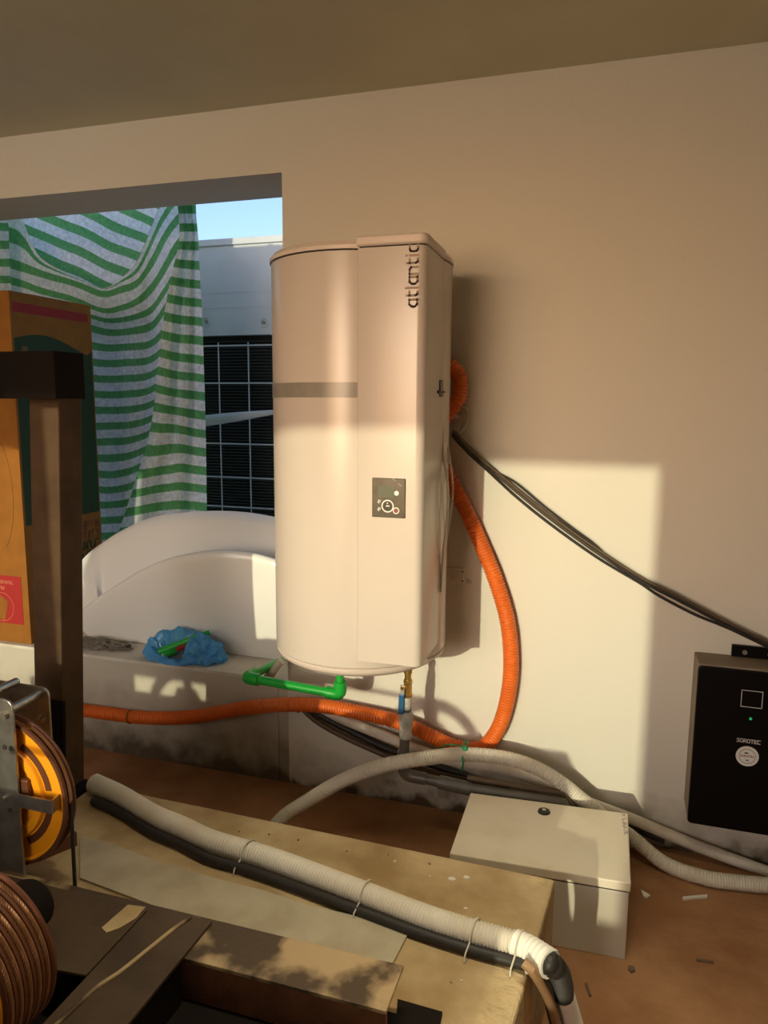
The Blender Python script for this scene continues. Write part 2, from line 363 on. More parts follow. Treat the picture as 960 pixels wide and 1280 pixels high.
obj('dial_ring', ring((-0.560, f, 1.169), 0.0152, 0.003, 0.003), 'panel_white', cp)
obj('dial_mark', MB().box((-0.564, f - 0.0035, 1.168), (-0.555, f - 0.002, 1.171)).box((-0.562, f - 0.0035, 1.175), (-0.559, f - 0.002, 1.178)), 'panel_white', cp)
obj('button', disc((-0.537, f, 1.158), 0.0065), 'panel_red', cp)
obj('button_ring', ring((-0.537, f, 1.158), 0.0075, 0.0022, 0.003), 'panel_white', cp)
obj('sensor_dot', disc((-0.536, f, 1.204), 0.0062, 0.003), 'panel_white', cp)
ic = MB()
for zz in (1.178, 1.158):
    ic.box((-0.589, f - 0.0012, zz), (-0.580, f, zz + 0.0016)).box((-0.586, f - 0.0012, zz - 0.004), (-0.5845, f, zz + 0.007)).box((-0.584, f - 0.0012, zz + 0.004), (-0.579, f, zz + 0.0056))
obj('pictogram', ic, 'panel_white', cp, kind='stuff')
obj('film_edge', MB().prism([(-0.548, f, 1.2415), (-0.5465, f, 1.2415), (-0.5235, f, 1.222), (-0.5235, f, 1.2235)], [(-0.548, f - 0.0012, 1.2415), (-0.5465, f - 0.0012, 1.2415), (-0.5235, f - 0.0012, 1.222), (-0.5235, f - 0.0012, 1.2235)]), 'panel_white', cp)
# lettering drawn in strokes: x runs up the column
gl = {'a': ([[(0, 0.5), (0.06, 0.75), (0.3, 1), (0.85, 1), (0.85, 0), (0.3, 0), (0.06, 0.25), (0, 0.5)]], 0.85), 't': ([[(0.15, 1.35), (0.15, 0.2), (0.3, 0), (0.6, 0)], [(0.15, 1), (0.6, 1)]], 0.6), 'l': ([[(0.1, 1.45), (0.1, 0)]], 0.2),
      'n': ([[(0, 0), (0, 1), (0.55, 1), (0.8, 0.8), (0.8, 0)]], 0.8), 'i': ([[(0.1, 1), (0.1, 0)], [(0.1, 1.4), (0.1, 1.43)]], 0.2), 'c': ([[(0.7, 1), (0.25, 1), (0.05, 0.85), (0, 0.5), (0.05, 0.15), (0.25, 0), (0.7, 0)]], 0.7)}
lines = []; cx = 0
for ch in 'atlantic':
    g, w = gl[ch]; lines += [[(cx + p[0], p[1]) for p in ln] for ln in g]; cx += w + 0.36
s = 0.147 / (cx - 0.36)
obj('lettering', strokes_mb([[(p[0] * s, p[1] * s * 1.02) for p in ln] for ln in lines], 0.0056, frame_m((-0.489, YP, 1.674), (0, 0, 1), (-1, 0, 0))), 'logo_grey', heater, kind='stuff')
# strap, clip and white wires on the right side
clip = thing('cable_clip', 'small dark clip strapping white wires to the heater side', 'clip', py(555, 485, -0.3))
obj('plate', MB().prism([py(549, 475, -0.39), py(549, 496, -0.39), py(556, 496, -0.30), py(556, 475, -0.30)], [p + Vector((0.004, -0.003, 0)) for p in (py(549, 475, -0.39), py(549, 496, -0.39), py(556, 496, -0.30), py(556, 475, -0.30))]), 'panel_dark', clip)
obj('strap', MB().tube([py(547, 490, -0.42), py(555, 490, -0.33), py(562.5, 490, -0.24)], 0.004, 8), 'black_rubber', clip)
for k, (pts, r) in enumerate((([(553, 488), (553, 536), (555, 575), (560, 610), (559, 650), (554, 690), (551, 740)], 0.0035), ([(558, 490), (557, 540), (562, 572), (566, 611), (562, 652), (556, 682), (551, 700)], 0.003))):
    obj('white_wire', MB().tube(spline([py(x, y, (-0.34, -0.29)[k]) for x, y in pts], 0.02), r, 8), 'white_pipe', None, smooth=50, cat='cable',
        label=('straight white wire running down close against the heater side', 'white wire bowing out loosely from the heater side')[k], group=None)

# ------------------------------------------------------------------ orange corrugated hose (one long piece)
oh = [(60, 882, -.035), (113, 889, -.035), (180, 897, -.035), (240, 896, -.035), (300, 886, -.05), (350, 881, -.066), (400, 882, -.068), (450, 891, -.068), (500, 903, -.068), (540, 921, -.066), (570, 934, -.062), (597, 936, -.055),
      (612, 927, -.05), (627, 901, -.048), (637, 858, -.045), (638.5, 814, -.045), (633, 770, -.045), (618, 721, -.045), (602, 682, -.045), (584, 641, -.045), (567, 608, -.045), (554, 580, -.05), (548, 552, -.055), (552, 530, -.055), (562, 513, -.055), (572, 499, -.055), (575, 484, -.055), (573, 469, -.055), (564, 459, -.055), (553, 456, -.05), (546, 457, -.045)]
oz = thing('orange_hose', 'orange corrugated conduit looping down the wall and running left along the curb', 'hose', py(570, 934, -.06))
obj('tube', hose_mb([py(*p) for p in oh], 0.0265, 0.0095, 16, 0.16), 'orange_conduit', oz, smooth=60)
for x, y in ((163, 896), (373, 881), (545, 923)):
    d = (py(x + 6, y, -.04) - py(x - 6, y, -.04)).normalized(); c0 = py(x, y, -.04)
    obj('cable_tie', MB().tube([c0 - d * 0.002, c0 + d * 0.002], 0.0285, 16, cap=True), 'orange_conduit' if x == 545 else 'cardboard', oz)

# ------------------------------------------------------------------ pipes under the heater
gp = thing('green_pipe', 'green plastic water pipe with two elbows under the heater', 'pipe', py(425, 868, -.22))
A = py(425, 868, -.22); B = py(308, 847, -.22); T = Vector((A.x, A.y, ZB - 0.03)); D = py(352, 826, -.03)
obj('riser', MB().cyl(A, T, 0.0125), 'green_ppr', gp, smooth=40)
obj('run', MB().cyl(A, B, 0.0155), 'green_ppr', gp, smooth=40)
obj('branch', MB().cyl(B, D, 0.0145), 'green_ppr', gp, smooth=40)
dAB = (B - A).normalized(); dBD = (D - B).normalized()
for P_, d1, d2 in ((A, dAB, Vector((0, 0, 1))), (B, -dAB, dBD)):
    e_ = MB().tube(spline([P_ + d1 * 0.048, P_ + d1 * 0.012, P_ + d2 * 0.012, P_ + d2 * 0.046], 0.006), 0.0215, 20)
    obj('elbow', e_, 'green_ppr', gp, smooth=50)
vp = py(510, 848, -.22); VX, VY = vp.x, vp.y
va = thing('drain_valve', 'brass ball valve with a blue lever on the grey pipe below the heater', 'valve', (VX, VY, 0.47))
obj('nipple', MB().lathe([(0.001, 0.555), (0.011, 0.555), (0.011, 0.58), (0.014, 0.58), (0.014, 0.60), (0.01, 0.60), (0.01, 0.668), (0.001, 0.668)], (VX, VY, 0), seg=20), 'brass', va, smooth=40)
obj('body', MB().lathe([(0.001, 0.50), (0.014, 0.50), (0.016, 0.508), (0.0135, 0.512), (0.0135, 0.545), (0.016, 0.549), (0.014, 0.558), (0.001, 0.558)], (VX, VY, 0), seg=8), 'brass', va)
obj('lever', MB().prism([(VX - .021, VY - .022, .455), (VX - .008, VY - .022, .455), (VX - .006, VY - .022, .545), (VX - .02, VY - .022, .545)], [(VX - .021, VY - .019, .455), (VX - .008, VY - .019, .455), (VX - .006, VY - .019, .545), (VX - .02, VY - .019, .545)]), 'steel_lever', va)
obj('lever_sleeve', MB().prism([(VX - .025, VY - .027, .448), (VX - .006, VY - .027, .448), (VX - .005, VY - .027, .515), (VX - .023, VY - .027, .515)], [(VX - .025, VY - .0155, .448), (VX - .006, VY - .0155, .448), (VX - .005, VY - .0155, .515), (VX - .023, VY - .0155, .515)]), 'lever_blue', va, bevel=0.003, label='blue plastic lever sleeve')
obj('stem', MB().cyl((VX - .013, VY - .024, .535), (VX - .005, VY, .535), 0.006, seg=12), 'brass', va)
dp = thing('drain_pipe', 'grey plastic pipe dropping from the valve and turning right along the wall', 'pipe', (VX, VY, 0.25))
P0 = Vector((VX - 0.012, VY, 0.262))
obj('riser', MB().cyl(P0, (VX - 0.004, VY, 0.46), 0.0165), 'grey_pvc', dp, smooth=40)
obj('coupling', MB().lathe([(0.001, 0.36), (0.021, 0.36), (0.0215, 0.372), (0.018, 0.38), (0.0185, 0.39), (0.023, 0.405), (0.024, 0.43), (0.021, 0.445), (0.016, 0.452), (0.018, 0.50), (0.001, 0.50)], (VX - 0.005, VY, 0), seg=22), 'teflon', dp, smooth=40, label='grey coupling wound with sealing tape')
G0 = py(500, 966, -.215); G1 = py(583, 985, -.20); G2 = py(705, 1004, -.17); G3 = Vector((G2.x + .07, -.196, .10))
obj('elbow', MB().tube(spline([P0 + Vector((0, 0, 0.05)), P0, G0.lerp(G1, 0.12), G0.lerp(G1, 0.4)], 0.008), 0.0205, 16), 'grey_pvc', dp, smooth=50)
obj('run', MB().tube([G0.lerp(G1, .2), G1, G2, G3], 0.0175, 16), 'grey_pvc', dp, smooth=40)
g_ = (G1 - G0).normalized(); obj('joint', MB().cyl(G1 - g_ * 0.09, G1 + g_ * 0.012, 0.0225), 'grey_pvc', dp, smooth=40)
obj('second_run', MB().tube([G1 + Vector((0.0, 0.01, 0.03)), G2 + Vector((0, .02, .024)), G3 + Vector((0, .03, .02))], 0.010, 12), 'brown_cable', dp, smooth=40)
wp = thing('white_elbow_pipe', 'short white bent pipe under the heater beside the curb end', 'pipe', py(340, 838, -.08))
obj('tube', MB().tube(spline([py(352, 826, -.12), py(347, 831, -.12), py(341, 840, -.11), py(336, 846, -.10)], 0.006), 0.014, 14), 'white_pipe', wp, smooth=50)
obj('collar', MB().tube([py(339, 842, -.105), py(335, 848, -.10)], 0.0185, 14), 'teflon', wp, smooth=40)
# dark cables and a plain white pipe along the wall base
def run(name, pts, r, m, label, cat, seg=10, group=None, step=0.03):
    return obj(name, MB().tube(spline([py(*p) for p in pts], step), r, seg), m, smooth=50, label=label, cat=cat, group=group)
run('white_pipe', [(400, 884, -.0195), (424, 897, -.0195), (450, 908, -.03), (485, 922, -.06), (525, 938, -.095), (565, 951, -.112), (610, 957, -.095), (650, 967, -.07), (690, 984, -.055), (735, 1003, -.045), (790, 1024, -.04), (870, 1057, -.04), (960, 1090, -.04), (1060, 1125, -.04)], 0.0185, 'white_pipe', 'smooth white pipe running down the wall base and on to the right', 'pipe', 14)
run('thick_black_cable', [(384, 881, -.0142), (404, 896, -.0145), (435, 912, -.018), (480, 934, -.025), (525, 950, -.035), (575, 968, -.035), (630, 988, -.035), (690, 1006, -.035), (760, 1022, -.035), (830, 1050, -.03)], 0.0135, 'black_rubber', 'thick black cable along the wall base under the white pipe', 'cable')
run('brown_cable', [(378, 886, -.012), (396, 902, -.025), (428, 920, -.045), (470, 939, -.06), (520, 960, -.07), (580, 975, -.07), (640, 993, -.07), (700, 1008, -.07)], 0.010, 'brown_cable', 'brown cable just below the thick black cable at the wall base', 'cable')
run('thin_white_wire', [(355, 850, -.012), (390, 866, -.016), (430, 880, -.02), (470, 900, -.03)], 0.003, 'white_pipe', 'thin white wire on the wall behind the green pipe', 'cable', 8)

# ------------------------------------------------------------------ white corrugated hose over the wall base
wh = [(318, 1075, -.42), (350, 1026, -.40), (385, 1001, -.36), (430, 975, -.33), (480, 957, -.31), (530, 948, -.27), (580, 943, -.17), (630, 947, -.14), (670, 960, -.14), (703, 980, -.14), (728, 1000, -.13), (745, 1013, -.125)]
hp = [py(*p) for p in wh] + [Vector((0.05, -0.125, 0.125)), py(790, 1047, -.10), pz(832, 1080, .024), pz(880, 1097, .023), pz(920, 1103, .023), pz(965, 1107, .023), pz(1040, 1112, .023)]
hz = thing('white_hose', 'white corrugated hose arching over the wall base and down to the right floor', 'hose', py(580, 943, -.17))
obj('tube', hose_mb(hp, 0.0235, 0.0075), 'white_conduit', hz, smooth=60)
gw = thing('green_tie_wire', 'twisted green wire tying the orange hose to the white hose', 'wire', py(581, 940, -.15))
obj('loop', MB().tube(spline([py(583, 925, -.09), py(579, 932, -.13), py(577, 938, -.165), py(578, 947, -.197), py(579, 955, -.197), py(577, 963, -.17)], 0.006), 0.0035, 8), 'green_wire', gw, smooth=50)
obj('knot', MB().ball(py(581, 936, -.175), 0.010, 0.008, 0.011), 'green_wire', gw, smooth=60)
obj('tail', MB().tube(spline([py(581, 936, -.17), py(570, 931, -.16), py(556, 932, -.15), py(545, 938, -.15)], 0.006), 0.0026, 8), 'green_wire', gw, smooth=50)
obj('end', MB().tube(spline([py(582, 936, -.17), py(585, 930, -.15), py(583, 927, -.14)], 0.006), 0.0028, 8), 'green_wire', gw, smooth=50)

# ------------------------------------------------------------------ cables from the hook to the inverter
cb = thing('black_cable_bundle', 'bundle of black cables sagging from the wall hook to the black inverter', 'cable', py(700, 660, -.03))
c1 = [(566, 540), (583, 560), (606, 580), (649, 617), (693, 652), (750, 693), (802, 726), (846, 748), (912, 783), (965, 808), (990, 830)]
c2 = [(566, 541), (583, 562), (606, 583), (641, 601), (680, 633), (715, 660), (741, 679), (767, 703), (802, 727), (846, 750), (912, 784), (966, 810)]
c3 = [(567, 543), (584, 565), (607, 586), (645, 621), (690, 657), (748, 698), (800, 729), (824, 745), (868, 768), (912, 786), (962, 810)]
c4 = [(566, 538), (584, 558), (608, 579), (650, 614), (694, 649), (752, 690), (804, 723), (848, 745), (914, 780), (968, 806)]
yy_ = lambda i: (-.090, -.075, -.045, -.028)[min(i, 3)]
for pts, r, y0, m in ((c1, .0055, -.022, 'dark_cable'), (c2, .0038, -.030, 'black_rubber'), (c3, .0042, -.02, 'black_rubber'), (c4, .0042, -.035, 'brown_cable')):
    obj('cable', MB().tube(spline([py(x, y, y0 + (yy_(i) + .028)) for i, (x, y) in enumerate(pts)], 0.02), r, 8), m, cb, smooth=50)
obj('wrap', MB().tube(spline([py(*p) for p in ((567, 541, -.088), (575, 551, -.082), (586, 562, -.068), (594, 570, -.056))], 0.01), 0.012, 10), 'black_rubber', cb, smooth=50)
hk = thing('wall_hook', 'round white wall hook with a loop of white cord beside the heater', 'hook', py(571, 521, 0))
obj('rosette', MB().lathe([(0.001, -0.018), (0.012, -0.016), (0.02, -0.008), (0.022, 0)], py(573, 520, 0), 'y', 20), 'white_pipe', hk, smooth=50)
obj('screw', MB().cyl(py(571, 521, -.018), py(571, 521, -.03), 0.007, seg=12), 'steel_lever', hk)
obj('cord', MB().tube(spline([py(576, 509, -.02), py(583, 512, -.025), py(586, 521, -.025), py(582, 532, -.025), py(574, 541, -.025)], 0.006), 0.0045, 8), 'white_pipe', hk, smooth=50)
obj('cord', MB().tube(spline([py(575, 508, -.018), py(580, 514, -.02), py(580, 524, -.02), py(577, 533, -.02), py(573, 540, -.022)], 0.006), 0.0045, 8), 'white_pipe', hk, smooth=50)
oa, ob_ = py(556, 708, 0), py(580, 730, 0)
ou = thing('wall_outlet', 'square white wall outlet half hidden behind the heater', 'outlet', ((oa.x + ob_.x) / 2, 0, ob_.z))
obj('plate', MB().box((oa.x, -0.008, ob_.z), (ob_.x, 0, oa.z)), 'wall_paint', ou, bevel=0.003)
obj('ring', ring(((oa.x + ob_.x) / 2 - .003, -.008, (oa.z + ob_.z) / 2 + .004), 0.016, 0.006, 0.004), 'heater_lid', ou)
obj('button', disc(((oa.x + ob_.x) / 2 - .003, -.008, (oa.z + ob_.z) / 2 + .004), 0.007, 0.005), 'heater_lid', ou)
for z in (oa.z - .012, ob_.z + .012): obj('screw', disc((ob_.x - .004, -.008, z), 0.003, 0.001), 'dark_gap', ou)
pa = [py(582, 722, 0), py(583, 729, 0), py(590, 729.5, 0), py(589, 725, 0)]
obj('plaster_patch', MB().prism(pa[::-1], [p + Vector((0, -.0015, 0)) for p in pa[::-1]]), 'teflon', label='small rough plaster patch on the wall beside the outlet', cat='patch')

# ------------------------------------------------------------------ black inverter on the right wall
IX0, IX1, IZ0, IZ1, ID = 0.268, 0.602, 0.17, 0.676, 0.125
iv = thing('inverter', 'black wall inverter with white lettering and a round sticker', 'inverter', ((IX0 + IX1) / 2, 0, IZ0))
obj('casing', MB().box((IX0, -ID + 0.01, IZ0 + 0.012), (IX1, 0, IZ1)), 'inverter_grey', iv, bevel=0.003)
def rrect(x0, x1, z0, z1, r, y, n=5):
    o = []
    for cx_, cz_, a0 in ((x1 - r, z1 - r, 0), (x0 + r, z1 - r, pi / 2), (x0 + r, z0 + r, pi), (x1 - r, z0 + r, 1.5 * pi)):
        o += [(cx_ + r * cos(a0 + pi / 2 * k / n), y, cz_ + r * sin(a0 + pi / 2 * k / n)) for k in range(n + 1)]
    return o
obj('front_cover', MB().prism(rrect(IX0, IX1, IZ0, IZ1 - 0.004, 0.012, -ID + 0.012), rrect(IX0, IX1, IZ0, IZ1 - 0.004, 0.012, -ID)), 'inverter_black', iv, bevel=0.004)
F = -ID
sq = MB()
for a, b in (((.389, .562), (.446, .5635)), ((.389, .612), (.446, .6135)), ((.389, .562), (.3905, .6135)), ((.4445, .562), (.446, .6135))): sq.box((a[0], F - .0008, a[1]), (b[0], F, b[1]))
obj('screen_outline', sq, 'print_white', iv)
obj('led', disc((.4185, F, .528), .004, .0015, 12), 'led_green', iv)
gs = {'S': ([[(0.8, 1), (0.15, 1), (0, 0.75), (0.15, 0.55), (0.7, 0.5), (0.85, 0.25), (0.7, 0), (0, 0)]], .85), 'O': ([[(0.2, 0), (0, 0.25), (0, 0.75), (0.2, 1), (0.7, 1), (0.9, 0.75), (0.9, 0.25), (0.7, 0), (0.2, 0)]], .9), 'R': ([[(0, 0), (0, 1), (0.65, 1), (0.8, 0.7), (0.65, 0.45), (0.1, 0.45)], [(0.5, 0.45), (0.85, 0)]], .85),
      'T': ([[(0.75, 1), (0, 1), (0, 0), (0.75, 0)], [(0, 0.5), (0.5, 0.5)]], .75), 'E': ([[(0.8, 1), (0, 1), (0, 0), (0.8, 0)], [(0, 0.5), (0.7, 0.5)]], .8), 'C': ([[(0.85, 1), (0.15, 1), (0, 0.8), (0, 0.2), (0.15, 0), (0.85, 0)]], .85)}
gs['T'] = ([[(0, 1), (0.8, 1)], [(0.4, 1), (0.4, 0)]], .8)
lines = []; cx = 0
for ch in 'SOROTEC':
    g, w = gs[ch]; lines += [[(cx + p[0], p[1]) for p in ln] for ln in g]; cx += w + 0.38
s = 0.062 / (cx - 0.38)
obj('lettering', strokes_mb([[(p[0] * s, p[1] * s * 1.35) for p in ln] for ln in lines], 0.0022, frame_m((.387, F, .453), (1, 0, 0), (0, 0, 1))), 'print_white', iv, kind='stuff')
stk = obj('sticker', disc((.418, F, .411), .031, .001, 36), 'print_white', iv, label='round white warranty-style sticker with red print')
obj('print_ring', ring((.418, F - .001, .411), .022, .0012, .0004), 'print_dark', stk)
obj('sticker_text', text_mb('SOROTEC', 0.0085, frame_m((.418, F - .0012, .411), (1, 0, 0), (0, 0, 1)), 0.0002, 0.0003), 'print_red', stk, kind='stuff')
obj('print_mark', MB().prism([(.410, F - .001, .418), (.421, F - .001, .4195), (.420, F - .001, .4225), (.4105, F - .001, .423)], [(.410, F - .0016, .418), (.421, F - .0016, .4195), (.420, F - .0016, .4225), (.4105, F - .0016, .423)]), 'print_dark', stk)
obj('print_mark', MB().prism([(.414, F - .001, .4005), (.416, F - .001, .397), (.423, F - .001, .3965), (.421, F - .001, .400)], [(.414, F - .0016, .4005), (.416, F - .0016, .397), (.423, F - .0016, .3965), (.421, F - .0016, .400)]), 'print_dark', stk)
bk = obj('bracket', MB().box((.372, -.012, .668), (.63, 0, .712)), 'inverter_black', iv)
for x in (.408, .478, .56): obj('screw', disc((x, -.012, .692), .007, .004, 12), 'bolt_steel', bk)

# ------------------------------------------------------------------ white metal cabinet lying on its back
fl, fr, br_, bl = Vector((-.376, -.577, 0)), Vector((.095, -.558, 0)), Vector((.092, -.215, 0)), Vector((-.381, -.245, 0))
cab = thing('metal_cabinet', 'white metal enclosure lying flat on the floor with a black lock', 'cabinet', (-.14, -.4, 0))
zz = lambda z, g=0: [p + Vector((0, 0, z)) + (p - Vector((-.1425, -.399, 0))).normalized() * g for p in (fl, fr, br_, bl)]
obj('body', MB().prism(zz(0, -.004), zz(.190, -.004)), 'cabinet_body', cab, bevel=.002)
obj('gasket', MB().prism(zz(.190, -.008), zz(.194, -.008)), 'dark_gap', cab)
lid = obj('lid', MB().prism(zz(.194), zz(.220)), 'cabinet_lid', cab, bevel=.003, label='cream lid with smudges')
k0 = pz(680, 1015, .22)
obj('lock', MB().lathe([(.001, .227), (.010, .227), (.017, .225), (.019, .220)], (k0.x, k0.y, 0), seg=20), 'black_rubber', lid, smooth=40)
obj('keyhole', MB().cyl((k0.x, k0.y, .227), (k0.x, k0.y, .2285), .006, seg=12), 'bolt_steel', lid)
t0 = pz(777, 1018, .2203); td = (pz(781, 1047, .22) - t0).normalized(); tn = Vector((-td.y, td.x, 0))
def marks(n, step, h, rnd):                         # worn, illegible print: a row of letter-like strokes
    L_ = []
    for k in range(n):
        x = k * step; w = step * .55
        L_.append([(x, 0), (x, h)]) if rnd.random() < .7 else None
        L_.append([(x, h * rnd.choice((0, .5, 1))), (x + w, h * rnd.choice((0, .5, 1)))])
        if rnd.random() < .5: L_.append([(x + w, 0), (x + w, h)])
    return L_
obj('worn_print', strokes_mb(marks(9, .0125, .010, random.Random(5)), .0016, frame_m(t0, td, tn), .0003), 'rag_grey', lid, kind='stuff')

# ------------------------------------------------------------------ concrete plinth with hose, cement board
PZ = 0.30
pl_b = [(-1.50, -1.62, 0), (-.165, -1.62, 0), (-.086, -.718, 0), (-1.50, -.688, 0)]
plinth = obj('concrete_plinth', MB().prism([Vector(p) for p in pl_b], [Vector((p[0], p[1], PZ)) for p in pl_b]), 'block_concrete', bevel=.008, label='long low concrete plinth carrying the steel frame and corrugated hose', cat='plinth')
cbp = [p + Vector((0, 0, .0006)) for p in (pz(100, 1050, PZ), pz(100, 1100, PZ), pz(470, 1240, PZ), pz(492, 1205, PZ), pz(511, 1168, PZ), pz(440, 1147, PZ), pz(380, 1133, PZ), pz(330, 1116, PZ), pz(270, 1101, PZ), pz(200, 1080, PZ), pz(130, 1054, PZ))]
obj('cement_board', MB().prism(cbp, [p + Vector((0, 0, .006)) for p in cbp]), 'cement_board', label='pale grey cement board lying on the plinth beside the steel beam', cat='board')
for k, (x, y, r) in enumerate(((565, 1099, .009), (583, 1097, .007), (582, 1136, .004), (500, 1145, .005))):
    c_ = pz(x, y, PZ); pts = [c_ + Vector((r * (1 + .25 * random.random()) * cos(a), .8 * r * sin(a), 0)) for a in [2 * pi * j / 9 for j in range(9)]]
    obj('plaster_spot', MB().prism(pts, [p + Vector((0, 0, .002)) for p in pts]), 'curb_plaster', plinth)
rr_ = random.Random(3)
for k in range(12):                                  # chipped crumbs lying on the plinth and along its edge
    u = rr_.random(); a = pz(180 + 500 * u, 1000 + 100 * u + rr_.random() * 22 + 4, PZ); r = .0016 + .0022 * rr_.random()
    if k > 9: a = pz(480 + 120 * u, 1215 + 40 * rr_.random(), PZ)
    pts = [a + Vector((r * (.7 + .6 * rr_.random()) * cos(t), r * (.7 + .6 * rr_.random()) * sin(t), 0)) for t in [2 * pi * q / 6 for q in range(6)]]
    obj('crumb', MB().prism(pts, [p + Vector((0, 0, .002)) for p in pts]), ('clay', 'rag_grey', 'curb_plaster')[k % 3], plinth)
hc = [(118, 979), (150, 994), (190, 1018), (225, 1033), (261, 1050), (300, 1062), (342, 1075), (404, 1098), (467, 1122), (529, 1146), (592, 1166), (640, 1179)]
ph = [pz(x, y, PZ + .0285) for x, y in hc]
pe = pz(662, 1188, PZ + .030); pe2 = pz(688, 1205, .336)
ch = thing('plinth_hose', 'thick white corrugated hose lying diagonally along the top of the plinth', 'hose', pz(404, 1098, PZ))
obj('tube', hose_mb(ph + [pz(648, 1182, PZ + .0285)], 0.0275, 0.0078), 'white_conduit', ch, smooth=60)
obj('taped_end', hose_mb([pz(644, 1180, PZ + .0285), pe, pe2], 0.0292, 0.012, depth=.05), 'white_tape', ch, smooth=60, label='end of the hose wound in white tape')
q0 = pz(697, 1214, .298); q1 = pz(702, 1228, .235); q2 = pz(704, 1243, .165); q3 = pz(716, 1282, .06); q4 = pz(730, 1330, .02)
obj('black_core', hose_mb([pe.lerp(pe2, .6), pe2, q0, q1, q2], 0.0235, 0.010, depth=.2), 'black_rubber', ch, smooth=60, label='bare black inner hose at the bend')
obj('lower_tube', hose_mb([q2, q3, q4], 0.0245, 0.009, depth=.06), 'white_tape', ch, smooth=60, label='white taped length going down to the floor')
for x, y in ((311, 1066), (458, 1118), (594, 1167), (650, 1183)):
    i = min(range(len(ph)), key=lambda j: abs(ph[j].x - pz(x, y, PZ + .0285).x)); c0 = pz(x, y, PZ + .0285)
    d = (pz(x + 20, y + 7.6, PZ + .0285) - c0).normalized(); nrm = Vector((-d.y, d.x, 0))
    pts = [c0 + nrm * (.031 * cos(a)) + Vector((0, 0, .031 * sin(a))) for a in [pi * j / 12 for j in range(13)]] + [c0 - nrm * .055 + Vector((0, 0, -.012)), c0 - nrm * .058 + Vector((0, 0, -.026))]
    obj('cable_tie', MB().tube(pts, .0019, 6), 'white_pipe', ch, smooth=50)
obj('tie_tail', MB().tube(spline([pz(692, 1199, .33), pz(680, 1207, .33), pz(668, 1212, .325), pz(657, 1214, .315), pz(664, 1208, .32)], .006), .005, 8), 'white_pipe', ch, smooth=50, label='cut tail of a white tie')
obj('torn_flap', MB().prism([pz(686, 1197, .335), pz(690, 1211, .32), pz(705, 1210, .30), pz(702, 1204, .31)], [p + Vector((0, 0, .01)) for p in (pz(686, 1197, .335), pz(690, 1211, .32), pz(705, 1210, .30), pz(702, 1204, .31))]), 'brown_cable', ch)
kc = [(117, 1001), (150, 1016), (190, 1041), (225, 1056), (261, 1074), (300, 1085), (342, 1099), (404, 1122), (467, 1145), (529, 1168), (592, 1188), (640, 1201), (662, 1210), (672, 1228), (678, 1250), (684, 1300)]
kp = [pz(x, y, PZ + .0135) for x, y in kc[:-4]] + [pz(670, 1211, .316), pz(682, 1230, .26), pz(688, 1256, .16), pz(696, 1290, .04)]
obj('plinth_cable', MB().tube(spline(kp, .02), .0125, 10), 'black_rubber', smooth=50, label='black cable lying along the near side of the plinth hose', cat='cable')
bp_ = [pz(655, 1203, .345), pz(664, 1211, .34), pz(674, 1226, .30), pz(684, 1245, .23), pz(694, 1272, .13), pz(702, 1310, .03)]
obj('brown_branch_cable', MB().tube(spline(bp_, .02), .0105, 10), 'tan_sheath', smooth=50, label='tan cable bending down off the right edge of the plinth', cat='cable')

# ------------------------------------------------------------------ steel beams in front
BZ = 0.40
mbm = thing('main_beam', 'dark steel channel beam lying across the plinth with a rusty web', 'beam', (-.8, -1.26, PZ))
obj('flange', MB().box((-1.69, -1.322, BZ - .008), (-.327, -1.212, BZ)), 'beam_top_sunlit', mbm, bevel=.0015, label='stained top flange with sunlit patches in its colour')
obj('web', MB().box((-1.69, -1.316, PZ + .008), (-.329, -1.308, BZ - .008)), 'rusty_steel', mbm, label='rusty brown web')
obj('shade_flange', MB().box((-1.69, -1.46, PZ + .0005), (-.329, -1.225, PZ + .008)), 'black_steel', mbm)  # widened and black to stand in for the shadow before the beam
cbm = thing('cross_beam', 'dark steel channel beam running towards the viewer from the main beam', 'beam', (-.79, -1.55, .30))
obj('flange', MB().prism([(-.862, -1.9, BZ), (-.735, -1.9, BZ), (-.722, -1.226, BZ), (-.862, -1.226, BZ)], [(-.862, -1.9, BZ + .008), (-.735, -1.9, BZ + .008), (-.722, -1.226, BZ + .008), (-.862, -1.226, BZ + .008)]), 'beam_plain', cbm, bevel=.0015)
obj('web', MB().prism([(-.750, -1.9, .0), (-.742, -1.9, .0), (-.730, -1.33, .0), (-.738, -1.33, .0)], [(-.750, -1.9, BZ), (-.742, -1.9, BZ), (-.730, -1.33, BZ), (-.738, -1.33, BZ)]), 'black_steel', cbm)
ridge = [pz(238, 1147, BZ + .009), pz(215, 1163, BZ + .009), pz(185, 1187, BZ + .009), pz(150, 1215, BZ + .009), pz(120, 1235, BZ + .009), pz(85, 1268, BZ + .009), pz(60, 1290, BZ + .009)]
obj('sunlit_streak', MB().tube(spline(ridge, .01), .0042, 8, None), 'beam_top_sunlit', cbm, smooth=50)  # pale bead stands in for a sunlit streak along the channel lip
bpl = thing('base_plate', 'wide dark steel plate under the rope wheel and governor', 'plate', (-1.2, -1.4, BZ))
obj('plate', MB().prism([(-1.75, -1.50, BZ + .0006), (-.866, -1.42, BZ + .0006), (-.866, -1.236, BZ + .0006), (-1.75, -1.236, BZ + .0006)], [(-1.75, -1.50, BZ + .007), (-.866, -1.42, BZ + .007), (-.866, -1.236, BZ + .007), (-1.75, -1.236, BZ + .007)]), 'beam_plain', bpl, bevel=.0015)
obj('rib', MB().box((-1.75, -1.44, .0), (-1.70, -1.24, BZ)), 'black_steel', bpl)
obj('rib', MB().box((-.93, -1.42, PZ + .009), (-.90, -1.33, BZ)), 'black_steel', bpl)
